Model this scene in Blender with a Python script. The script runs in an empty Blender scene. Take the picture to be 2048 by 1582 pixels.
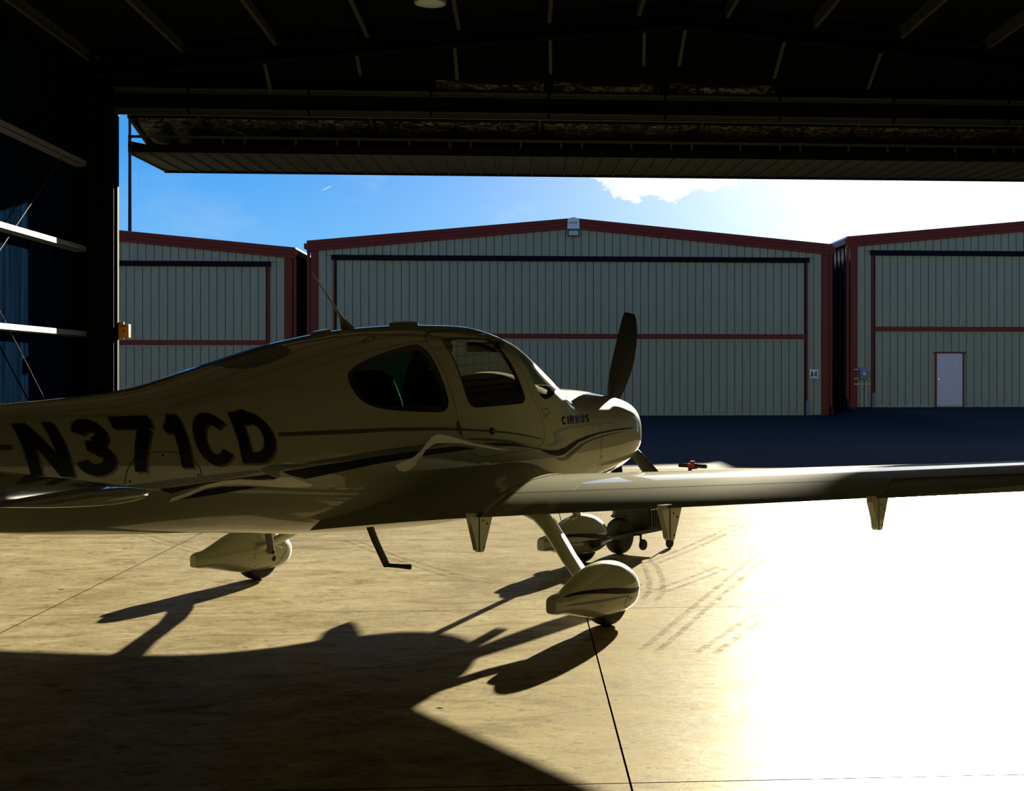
import bpy, bmesh, math, random
from math import sin, cos, pi, radians, sqrt, atan2
from mathutils import Vector, Matrix
import numpy as np

random.seed(7)
SC = bpy.context.scene
COL = SC.collection

# ------------------------------------------------------------------ camera
FPX, EYE, HORIZON, YAW, CXP = 2498.9, 1.637, 747.6, radians(3.8), 1211.0
cam_d = bpy.data.cameras.new('camera')
cam = bpy.data.objects.new('camera', cam_d)
COL.objects.link(cam)
cam.location = (0, 0, EYE)
cam.rotation_euler = (radians(90), 0, -YAW)
cam_d.sensor_fit = 'HORIZONTAL'
cam_d.sensor_width = 36.0
cam_d.lens = FPX / 2048 * 36.0
cam_d.shift_x = (1024 - CXP) / 2048
cam_d.shift_y = (HORIZON - 791) / 2048
cam_d.clip_end = 500
SC.camera = cam

# ------------------------------------------------------------------ exposure
SC.view_settings.view_transform = 'Standard'
SC.view_settings.look = 'None'
SC.view_settings.gamma = 1.0
SC.view_settings.use_curve_mapping = False
SC.view_settings.exposure = 0.0

# ------------------------------------------------------------------ sun and sky
SUN_AZ, SUN_EL = radians(18.8), radians(13.9)
SUN_DIR = Vector((sin(SUN_AZ) * cos(SUN_EL), cos(SUN_AZ) * cos(SUN_EL), sin(SUN_EL)))
sd = bpy.data.lights.new('sun', 'SUN')
sd.energy = 27.0
sd.angle = radians(0.55)
sd.color = (1.0, 0.90, 0.66)
so = bpy.data.objects.new('sun', sd)
COL.objects.link(so)
so.location = (20, 60, 40)
so.rotation_euler = (-SUN_DIR).to_track_quat('-Z', 'Y').to_euler()

world = bpy.data.worlds.new('sky')
SC.world = world
world.use_nodes = True
wt = world.node_tree
wt.nodes.clear()

class NB:
    """small node-building helper"""
    def __init__(s, tree): s.t = tree
    def n(s, typ, **kw):
        nd = s.t.nodes.new(typ)
        for k, v in kw.items(): setattr(nd, k, v)
        return nd
    def put(s, sock, v):
        if isinstance(v, bpy.types.NodeSocket): s.t.links.new(v, sock)
        elif v is not None:
            if isinstance(v, (tuple, list)) and len(v) == 3 and sock.type == 'RGBA': v = (*v, 1)
            sock.default_value = v
    def m(s, op, a, b=None, c=None, clamp=False):
        nd = s.n('ShaderNodeMath', operation=op, use_clamp=clamp)
        s.put(nd.inputs[0], a)
        if b is not None: s.put(nd.inputs[1], b)
        if c is not None: s.put(nd.inputs[2], c)
        return nd.outputs[0]
    def mix(s, f, a, b, blend='MIX'):
        nd = s.n('ShaderNodeMix', data_type='RGBA', blend_type=blend)
        s.put(nd.inputs[0], f); s.put(nd.inputs[6], a); s.put(nd.inputs[7], b)
        return nd.outputs[2]
    def ramp(s, f, stops):
        nd = s.n('ShaderNodeValToRGB')
        el = nd.color_ramp.elements
        while len(el) < len(stops): el.new(0.5)
        for e, (p, c) in zip(el, stops):
            e.position = p
            e.color = (c, c, c, 1) if isinstance(c, (int, float)) else (*c, 1)
        s.put(nd.inputs[0], f)
        return nd.outputs[0]
    def noise(s, vec, scale, detail=4, rough=0.5, dist=0.0):
        nd = s.n('ShaderNodeTexNoise')
        if vec is not None: s.put(nd.inputs['Vector'], vec)
        nd.inputs['Scale'].default_value = scale
        nd.inputs['Detail'].default_value = detail
        nd.inputs['Roughness'].default_value = rough
        nd.inputs['Distortion'].default_value = dist
        return nd.outputs[0]
    def mapping(s, vec, scale=(1, 1, 1), loc=(0, 0, 0), rot=(0, 0, 0)):
        nd = s.n('ShaderNodeMapping')
        s.put(nd.inputs[0], vec)
        nd.inputs['Location'].default_value = loc
        nd.inputs['Rotation'].default_value = rot
        nd.inputs['Scale'].default_value = scale
        return nd.outputs[0]

def build_sky():
    b = NB(wt)
    tc = b.n('ShaderNodeTexCoord').outputs['Generated']
    sep = b.n('ShaderNodeSeparateXYZ'); b.put(sep.inputs[0], tc)
    x, y, z = sep.outputs
    zc = b.m('MAXIMUM', z, 0.0)
    base = b.ramp(zc, [(0.0, (0.34, 0.56, 0.86)), (0.10, (0.14, 0.48, 0.95)), (0.17, (0.06, 0.36, 0.90)), (0.45, (0.03, 0.17, 0.52)), (1.0, (0.015, 0.09, 0.32))])
    dp = b.n('ShaderNodeVectorMath', operation='DOT_PRODUCT')
    b.put(dp.inputs[0], tc); dp.inputs[1].default_value = SUN_DIR
    d = b.m('MAXIMUM', dp.outputs['Value'], 0.0)
    g1 = b.m('POWER', d, 26.0)
    g2 = b.m('POWER', d, 160.0)
    glow = b.mix(1.0, b.mix(g1, (0, 0, 0), (1.05, 0.85, 0.50)), b.mix(g2, (0, 0, 0), (0.9, 0.85, 0.7)), 'ADD')
    col = b.mix(1.0, base, glow, 'ADD')
    # clouds in angular coordinates (degrees)
    az = b.m('MULTIPLY', b.m('ARCTAN2', x, y), 57.2958)
    el = b.m('MULTIPLY', b.m('ARCSINE', z), 57.2958)
    cv = b.n('ShaderNodeCombineXYZ'); b.put(cv.inputs[0], az); b.put(cv.inputs[1], b.m('MULTIPLY', el, 1.6))
    n1 = b.noise(cv.outputs[0], 0.55, 6, 0.62)
    u = b.m('DIVIDE', b.m('SUBTRACT', az, 6.4), 5.2)
    v = b.m('DIVIDE', b.m('SUBTRACT', el, 10.6), 2.7)
    rr = b.m('ADD', b.m('MULTIPLY', u, u), b.m('MULTIPLY', v, v))
    field = b.m('ADD', b.m('SUBTRACT', 1.0, rr), b.m('MULTIPLY', b.m('SUBTRACT', n1, 0.5), 2.6))
    cm = b.ramp(field, [(0.0, 0.0), (0.08, 0.75), (0.4, 1.0)])
    n2 = b.noise(cv.outputs[0], 0.16, 5, 0.6)
    thin = b.ramp(n2, [(0.52, 0.0), (0.75, 0.35)])
    cloud = b.mix(g1, (0.75, 0.82, 0.92), (1.6, 1.5, 1.4))
    col = b.mix(b.m('MULTIPLY', cm, 0.85), col, cloud)
    col = b.mix(b.m('MULTIPLY', thin, b.m('POWER', d, 5.0)), col, cloud)
    # a short contrail
    p = b.m('SUBTRACT', az, -8.78); q = b.m('SUBTRACT', el, 8.25)
    lu = b.m('ADD', b.m('MULTIPLY', p, 0.87), b.m('MULTIPLY', q, 0.5))
    lv = b.m('SUBTRACT', b.m('MULTIPLY', q, 0.87), b.m('MULTIPLY', p, 0.5))
    e = b.m('ADD', b.m('POWER', b.m('ABSOLUTE', b.m('DIVIDE', lu, 0.33)), 2.0), b.m('POWER', b.m('ABSOLUTE', b.m('DIVIDE', lv, 0.035)), 2.0))
    trail = b.m('SUBTRACT', 1.0, e, clamp=True)
    col = b.mix(b.m('MULTIPLY', trail, 0.6), col, (0.8, 0.9, 1.0))
    bg = b.n('ShaderNodeBackground'); b.put(bg.inputs[0], col); bg.inputs[1].default_value = 1.0
    out = b.n('ShaderNodeOutputWorld'); b.put(out.inputs[0], bg.outputs[0])
build_sky()

# ------------------------------------------------------------------ materials
def mat(name, color=(0.5, 0.5, 0.5), rough=0.5, metal=0.0, coat=0.0, spec=0.5, fn=None):
    m_ = bpy.data.materials.new(name)
    m_.use_nodes = True
    b = NB(m_.node_tree)
    p = m_.node_tree.nodes['Principled BSDF']
    p.inputs['Base Color'].default_value = (*color, 1)
    p.inputs['Roughness'].default_value = rough
    p.inputs['Metallic'].default_value = metal
    p.inputs['Coat Weight'].default_value = coat
    p.inputs['Coat Roughness'].default_value = 0.04
    p.inputs['Specular IOR Level'].default_value = spec
    if fn: fn(b, p)
    else:
        # faint procedural grain so that no surface is a dead flat colour
        tc = b.n('ShaderNodeTexCoord').outputs['Object']
        nz = b.noise(tc, 6.0, 4, 0.6)
        k = b.ramp(nz, [(0.3, 0.9), (0.7, 1.0)])
        b.put(p.inputs['Base Color'], b.mix(1.0, color, k, 'MULTIPLY'))
    return m_

def fn_concrete(b, p):
    g = b.n('ShaderNodeNewGeometry').outputs['Position']
    big = b.noise(g, 0.55, 5, 0.6, 0.4)
    streak = b.noise(b.mapping(g, (0.9, 1.7, 1), rot=(0, 0, 0.15)), 2.4, 10, 0.74, 0.7)
    fine = b.noise(b.mapping(g, (5, 8, 1), rot=(0, 0, -0.25)), 2.6, 8, 0.75, 0.5)
    c = b.ramp(big, [(0.30, (0.212, 0.175, 0.101)), (0.52, (0.262, 0.222, 0.134)), (0.72, (0.305, 0.262, 0.165))])
    c = b.mix(b.ramp(streak, [(0.38, 0.75), (0.50, 0.0)]), c, (0.130, 0.100, 0.052))
    c = b.mix(b.ramp(streak, [(0.53, 0.0), (0.66, 0.65)]), c, (0.40, 0.355, 0.245))
    c = b.mix(b.ramp(fine, [(0.36, 0.75), (0.455, 0.0)]), c, (0.075, 0.060, 0.038))
    c = b.mix(b.ramp(fine, [(0.56, 0.0), (0.68, 0.5)]), c, (0.38, 0.335, 0.225))
    dots = b.noise(g, 9.0, 2, 0.4)
    c = b.mix(b.ramp(dots, [(0.19, 1.0), (0.22, 0.0)]), c, (0.022, 0.016, 0.010))
    b.put(p.inputs['Base Color'], c)
    b.put(p.inputs['Roughness'], b.ramp(b.m('ADD', b.m('MULTIPLY', streak, 0.5), b.m('MULTIPLY', fine, 0.5)), [(0.40, 0.50), (0.58, 0.29)]))
    bp = b.n('ShaderNodeBump'); bp.inputs['Strength'].default_value = 0.35; bp.inputs['Distance'].default_value = 0.008
    b.put(bp.inputs['Height'], b.m('ADD', streak, b.m('MULTIPLY', fine, 0.6)))
    b.put(p.inputs['Normal'], bp.outputs[0])

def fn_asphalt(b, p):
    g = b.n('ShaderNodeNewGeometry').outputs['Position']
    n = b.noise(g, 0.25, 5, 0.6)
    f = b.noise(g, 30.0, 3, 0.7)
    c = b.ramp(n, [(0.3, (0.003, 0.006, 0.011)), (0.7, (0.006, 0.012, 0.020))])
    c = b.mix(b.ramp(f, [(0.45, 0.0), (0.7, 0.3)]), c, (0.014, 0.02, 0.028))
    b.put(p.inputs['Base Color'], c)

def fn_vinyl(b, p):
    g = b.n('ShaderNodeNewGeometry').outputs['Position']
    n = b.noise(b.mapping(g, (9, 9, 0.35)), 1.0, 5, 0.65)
    c = b.ramp(n, [(0.32, (0.0004, 0.002, 0.006)), (0.72, (0.003, 0.011, 0.030))])  # blue streaks put the sky's sheen into the base colour
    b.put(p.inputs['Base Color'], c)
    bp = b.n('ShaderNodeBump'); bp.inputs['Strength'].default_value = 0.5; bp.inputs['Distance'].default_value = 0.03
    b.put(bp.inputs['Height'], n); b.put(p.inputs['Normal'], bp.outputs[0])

def fn_foil(b, p):
    g = b.n('ShaderNodeNewGeometry').outputs['Position']
    n = b.noise(b.mapping(g, (2.2, 4, 4), rot=(0, 0.4, 0.6)), 2.0, 8, 0.7, 2.0)
    c = b.ramp(n, [(0.46, (0.012, 0.012, 0.008)), (0.72, (0.60, 0.57, 0.42))])  # dark creases and pale crinkles paint glints into the foil colour
    b.put(p.inputs['Base Color'], c)
    bp = b.n('ShaderNodeBump'); bp.inputs['Strength'].default_value = 0.9; bp.inputs['Distance'].default_value = 0.06
    b.put(bp.inputs['Height'], n); b.put(p.inputs['Normal'], bp.outputs[0])

def fn_siding(col, col2):
    def f(b, p):
        g = b.n('ShaderNodeNewGeometry').outputs['Position']
        n = b.noise(b.mapping(g, (3, 3, 0.5)), 1.2, 4, 0.6)
        b.put(p.inputs['Base Color'], b.mix(b.ramp(n, [(0.35, 0.0), (0.7, 1.0)]), col, col2))
    return f

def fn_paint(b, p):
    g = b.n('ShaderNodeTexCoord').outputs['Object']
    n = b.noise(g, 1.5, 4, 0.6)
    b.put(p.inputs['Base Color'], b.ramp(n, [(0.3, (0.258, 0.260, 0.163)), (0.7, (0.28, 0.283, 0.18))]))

M = {
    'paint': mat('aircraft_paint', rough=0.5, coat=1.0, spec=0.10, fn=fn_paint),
    'paint2': mat('pale_ribbon_paint', (0.93, 0.90, 0.78), 0.4, coat=0.3, spec=0.4),
    'blue': mat('blue_grey_paint', (0.20, 0.24, 0.24), 0.25, coat=0.5),
    'black': mat('black_decal', (0.003, 0.0035, 0.0035), 0.4, coat=0.0, spec=0.15),
    'olive': mat('olive_grey_decal', (0.055, 0.05, 0.028), 0.3, coat=0.15),
    'green': mat('dark_green_decal', (0.006, 0.04, 0.025), 0.3, coat=0.2),
    'seam': mat('panel_seam', (0.04, 0.035, 0.02), 0.8),
    'cabin': mat('cabin_trim', (0.018, 0.018, 0.016), 0.85),
    'seat': mat('seat_leather', (0.02, 0.018, 0.016), 0.6),
    'frit': mat('window_frit', (0.004, 0.004, 0.004), 0.3),
    'rubber': mat('tyre_rubber', (0.012, 0.012, 0.012), 0.75),
    'prop': mat('propeller_black', (0.006, 0.006, 0.005), 0.5, spec=0.2),
    'steel': mat('dark_steel', (0.035, 0.035, 0.033), 0.45, 0.6),
    'pole': mat('matt_dark_pole', (0.012, 0.013, 0.02), 0.8, spec=0.05),
    'bare': mat('bare_metal', (0.45, 0.45, 0.43), 0.3, 0.9),
    'step': mat('grey_step', (0.035, 0.032, 0.025), 0.5),
    'red_paint': mat('red_paint', (0.42, 0.02, 0.015), 0.4),
    'engine': mat('engine_grime', (0.028, 0.026, 0.02), 0.6, 0.4),
    'concrete': mat('concrete_floor', rough=0.45, spec=0.009, fn=fn_concrete),
    'joint': mat('joint_dark', (0.008, 0.006, 0.004), 0.95, spec=0.0),
    'tyremark': None,
    'asphalt': mat('asphalt', rough=0.9, spec=0.15, fn=fn_asphalt),
    'vinyl': mat('dark_vinyl_insulation', rough=0.9, spec=0.0, fn=fn_vinyl),
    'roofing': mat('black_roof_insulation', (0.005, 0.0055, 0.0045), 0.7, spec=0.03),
    'fill_vinyl': mat('pale_fill_vinyl', (0.28, 0.27, 0.225), 0.7, spec=0.1),  # paleness added so the unseen walls and hall roof bounce fill light
    'zinc': mat('dull_zinc', (0.13, 0.15, 0.16), 0.7, spec=0.2),
    'foil': mat('crinkled_foil_insulation', rough=0.35, metal=0.6, fn=fn_foil),
    'black_steel': mat('black_steel', (0.005, 0.005, 0.004), 0.7, spec=0.04),
    'girt': mat('white_girt', (0.16, 0.165, 0.175), 0.6, spec=0.2),
    'grey_steel': mat('primer_grey_steel', (0.045, 0.048, 0.036), 0.6, spec=0.15),
    'brown_steel': mat('brown_primer_steel', (0.055, 0.03, 0.012), 0.6),
    'siding': mat('beige_siding', rough=0.5, spec=0.25, fn=fn_siding((0.222, 0.226, 0.160), (0.245, 0.248, 0.180))),
    'leaf_skin': mat('shaded_door_skin', (0.085, 0.085, 0.070), 0.55, spec=0.15),  # door siding darkened to carry the underside's shade in its colour
    'siding_joint': mat('siding_joint', (0.03, 0.036, 0.05), 0.8, spec=0.1),
    'siding_gap_shade': mat('side_siding_gap_shade', (0.02, 0.032, 0.027), 0.6),  # same siding darkened, the shade of the gap is in its colour
    'trim': mat('barn_red_trim', (0.135, 0.015, 0.010), 0.5, spec=0.15),
    'track': mat('navy_door_track', (0.004, 0.004, 0.009), 0.6, spec=0.05),
    'roof_metal': mat('galvanised_roof', (0.5, 0.5, 0.5), 0.35, 0.7),
    'door_white': mat('white_door', (0.36, 0.37, 0.45), 0.4),
    'white': mat('white_sign', (0.55, 0.56, 0.60), 0.5),
    'ink': mat('black_ink', (0.01, 0.01, 0.012), 0.5),
    'meter': mat('blue_grey_box', (0.09, 0.13, 0.17), 0.5),
    'conduit': mat('yellow_conduit', (0.45, 0.42, 0.22), 0.45),
    'yellow': mat('orange_yellow_box', (0.80, 0.36, 0.02), 0.45),
    'lens': mat('lamp_lens', (0.35, 0.38, 0.38), 0.15),
    'shade': mat('lamp_shade', (0.16, 0.15, 0.09), 0.4),
    'beacon': mat('beacon_dome', (0.5, 0.46, 0.42), 0.12, coat=0.5),
}

def glass(name, tint, rough=0.0, refl=1.0):
    m_ = bpy.data.materials.new(name); m_.use_nodes = True
    b = NB(m_.node_tree); m_.node_tree.nodes.clear()
    tr = b.n('ShaderNodeBsdfTransparent'); tr.inputs[0].default_value = (*tint, 1)
    gl = b.n('ShaderNodeBsdfGlossy'); gl.inputs['Roughness'].default_value = rough
    fr = b.n('ShaderNodeFresnel'); fr.inputs[0].default_value = 1.5
    mx = b.n('ShaderNodeMixShader')
    bf = b.n('ShaderNodeNewGeometry').outputs['Backfacing']
    b.put(fr.inputs[0], b.m('ADD', 1.5, b.m('MULTIPLY', bf, 1 / 1.5 - 1.5)))   # same Fresnel curve from both sides of the sheet
    b.put(mx.inputs[0], b.m('MULTIPLY', fr.outputs[0], refl)); b.put(mx.inputs[1], tr.outputs[0]); b.put(mx.inputs[2], gl.outputs[0])
    o = b.n('ShaderNodeOutputMaterial'); b.put(o.inputs[0], mx.outputs[0])
    return m_
M['glass'] = glass('clear_acrylic', (0.80, 0.80, 0.70), 0.02)
M['glass_dark'] = glass('green_tinted_acrylic', (0.16, 0.34, 0.24), 0.02, 0.25)
M['glass_shield'] = glass('windshield_acrylic', (0.74, 0.75, 0.66), 0.10)

def tyremark_mat():
    m_ = bpy.data.materials.new('tyre_mark'); m_.use_nodes = True
    b = NB(m_.node_tree); m_.node_tree.nodes.clear()
    g = b.n('ShaderNodeNewGeometry').outputs['Position']
    n = b.noise(g, 14.0, 6, 0.8, 0.5)
    tr = b.n('ShaderNodeBsdfTransparent')
    df = b.n('ShaderNodeBsdfDiffuse'); df.inputs[0].default_value = (0.10, 0.10, 0.09, 1)
    mx = b.n('ShaderNodeMixShader')
    b.put(mx.inputs[0], b.ramp(n, [(0.40, 0.0), (0.64, 0.36)])); b.put(mx.inputs[1], tr.outputs[0]); b.put(mx.inputs[2], df.outputs[0])
    o = b.n('ShaderNodeOutputMaterial'); b.put(o.inputs[0], mx.outputs[0])
    return m_
M['tyremark'] = tyremark_mat()

# ------------------------------------------------------------------ object helpers
def tag(o, label=None, cat=None, group=None, kind=None):
    if label: o['label'] = label
    if cat: o['category'] = cat
    if group: o['group'] = group
    if kind: o['kind'] = kind
    return o

def empty(name, loc=(0, 0, 0), rz=0.0, parent=None):
    o = bpy.data.objects.new(name, None)
    o.empty_display_size = 0.2
    COL.objects.link(o)
    o.location = loc; o.rotation_euler = (0, 0, rz)
    if parent: o.parent = parent
    return o

def link(name, me, parent=None):
    o = bpy.data.objects.new(name, me)
    COL.objects.link(o)
    if parent: o.parent = parent
    return o

class MB:
    """collects vertices and faces of ONE object"""
    def __init__(s): s.v = []; s.f = []; s.mi = []
    def add(s, vs, fs, mi=0):
        o = len(s.v); s.v += [tuple(p) for p in vs]
        for f in fs: s.f.append(tuple(i + o for i in f)); s.mi.append(mi)
        return s
    def box(s, x0, x1, y0, y1, z0, z1, mi=0, mat4=None):
        vs = [Vector((x, y, z)) for z in (z0, z1) for y in (y0, y1) for x in (x0, x1)]
        if mat4 is not None: vs = [mat4 @ p for p in vs]
        return s.add(vs, [(0, 2, 3, 1), (4, 5, 7, 6), (0, 1, 5, 4), (2, 6, 7, 3), (0, 4, 6, 2), (1, 3, 7, 5)], mi)
    def tube(s, pts, r, n=10, mi=0, cap=True):
        pts = [Vector(p) for p in pts]
        rs = r if isinstance(r, (list, tuple)) else [r] * len(pts)
        rings = []
        for i, p in enumerate(pts):
            d = (pts[min(i + 1, len(pts) - 1)] - pts[max(i - 1, 0)]).normalized()
            up = Vector((0, 0, 1)) if abs(d.z) < 0.95 else Vector((1, 0, 0))
            a = d.cross(up).normalized(); b_ = a.cross(d).normalized()
            rings.append([p + (a * cos(2 * pi * k / n) + b_ * sin(2 * pi * k / n)) * rs[i] for k in range(n)])
        return s.rings(rings, mi, cap)
    def rings(s, rings, mi=0, cap=True, closed=True):
        n = len(rings[0]); vs = [p for r_ in rings for p in r_]; fs = []
        for i in range(len(rings) - 1):
            for k in range(n if closed else n - 1):
                k2 = (k + 1) % n
                fs.append((i * n + k, i * n + k2, (i + 1) * n + k2, (i + 1) * n + k))
        if cap and closed:
            fs.append(tuple(range(n - 1, -1, -1)))
            fs.append(tuple(range((len(rings) - 1) * n, len(rings) * n)))
        return s.add(vs, fs, mi)
    def lathe(s, prof, center, axis='Z', n=24, mi=0, cap=True):
        c = Vector(center); rings = []
        for (r, h) in prof:
            ring = []
            for k in range(n):
                t = 2 * pi * k / n
                if axis == 'Z': p = Vector((r * cos(t), r * sin(t), h))
                elif axis == 'Y': p = Vector((r * sin(t), h, r * cos(t)))
                else: p = Vector((h, r * cos(t), r * sin(t)))
                ring.append(c + p)
            rings.append(ring)
        return s.rings(rings, mi, cap)
    def mesh(s, name, mats, smooth=False, fix=True):
        me = bpy.data.meshes.new(name)
        me.from_pydata(s.v, [], s.f)
        for m_ in (mats if isinstance(mats, (list, tuple)) else [mats]): me.materials.append(m_)
        me.polygons.foreach_set('material_index', s.mi)
        if fix:
            bm = bmesh.new(); bm.from_mesh(me)
            bmesh.ops.recalc_face_normals(bm, faces=bm.faces)
            bm.to_mesh(me); bm.free()
        if smooth: shade(me)
        me.update()
        return me
    def build(s, name, mats, parent=None, smooth=False, fix=True):
        return link(name, s.mesh(name, mats, smooth, fix), parent)

def shade(me, ang=40):
    me.polygons.foreach_set('use_smooth', [True] * len(me.polygons))
    try: me.set_sharp_from_angle(angle=radians(ang))
    except Exception: pass

def bevel_box(name, x0, x1, y0, y1, z0, z1, m_, parent=None, bev=0.02, seg=2):
    bm = bmesh.new()
    bmesh.ops.create_cube(bm, size=1)
    for v in bm.verts:
        v.co = Vector((x0 + (v.co.x + .5) * (x1 - x0), y0 + (v.co.y + .5) * (y1 - y0), z0 + (v.co.z + .5) * (z1 - z0)))
    bmesh.ops.bevel(bm, geom=bm.edges[:], offset=bev, segments=seg, profile=0.6, affect='EDGES')
    me = bpy.data.meshes.new(name); bm.to_mesh(me); bm.free()
    me.materials.append(m_); shade(me, 35)
    return link(name, me, parent)

# ================================================================== THE HANGAR WE STAND IN
ZF = 21.5                          # front (door) plane
WL, WR, YB = -7.44, 12.70, -6.0    # walls
RIDGE_X, RIDGE_Z, EAVE_Z = 2.63, 7.80, 6.80
JL, JR, HEAD = -6.79, 12.05, 6.02  # door opening
def roof_z(x): return RIDGE_Z - (RIDGE_Z - EAVE_Z) / (RIDGE_X - WL) * abs(x - RIDGE_X)

def build_floor():
    base = MB(); base.box(WL - .3, WR + .3, YB - .3, ZF + .02, -0.30, -0.012)
    fl = tag(base.build('floor', M['joint']), 'pale tan concrete hangar floor cut into square slabs', kind='structure')
    xs = [WL - .25] + [0.43 + 3.72 * k for k in range(-2, 4)] + [WR + .25]
    ys = [YB - .25, -2.46, 1.26, 4.98, 8.70, 12.42, 16.14, 19.0, ZF]
    g = 0.0045
    for i in range(len(xs) - 1):
        for j in range(len(ys) - 1):
            mb = MB()
            x0, x1, y0, y1 = xs[i] + g, xs[i + 1] - g, ys[j] + g, ys[j + 1] - g
            mb.box(x0, x1, y0, y1, -.012, 0)
            for k, f_ in enumerate(mb.f):
                if k != 1: mb.mi[k] = 1                               # edges darkened so sunlit gap sides don't show
            mb.build('slab', [M['concrete'], M['joint']], fl)
    # tyre tracks left on the floor
    def mark(pts, w):
        mb = MB(); P_ = [Vector((*p, 0.0012)) for p in pts]; vs = []
        for i, p in enumerate(P_):
            d = (P_[min(i + 1, len(P_) - 1)] - P_[max(i - 1, 0)]).normalized(); nrm = Vector((-d.y, d.x, 0)) * w / 2
            vs += [p + nrm, p - nrm]
        mb.add(vs, [(2 * i, 2 * i + 1, 2 * i + 3, 2 * i + 2) for i in range(len(P_) - 1)])
        mb.build('tyre_mark', M['tyremark'], fl, fix=False)
    for pts in TRACKS:
        for off in (-0.055, 0.05):
            q = []
            for i, p in enumerate(pts):
                a, b_ = Vector(pts[max(i - 1, 0)]), Vector(pts[min(i + 1, len(pts) - 1)])
                d = (b_ - a).normalized(); q.append((p[0] - d.y * off, p[1] + d.x * off))
            mark(q, 0.045)

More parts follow.
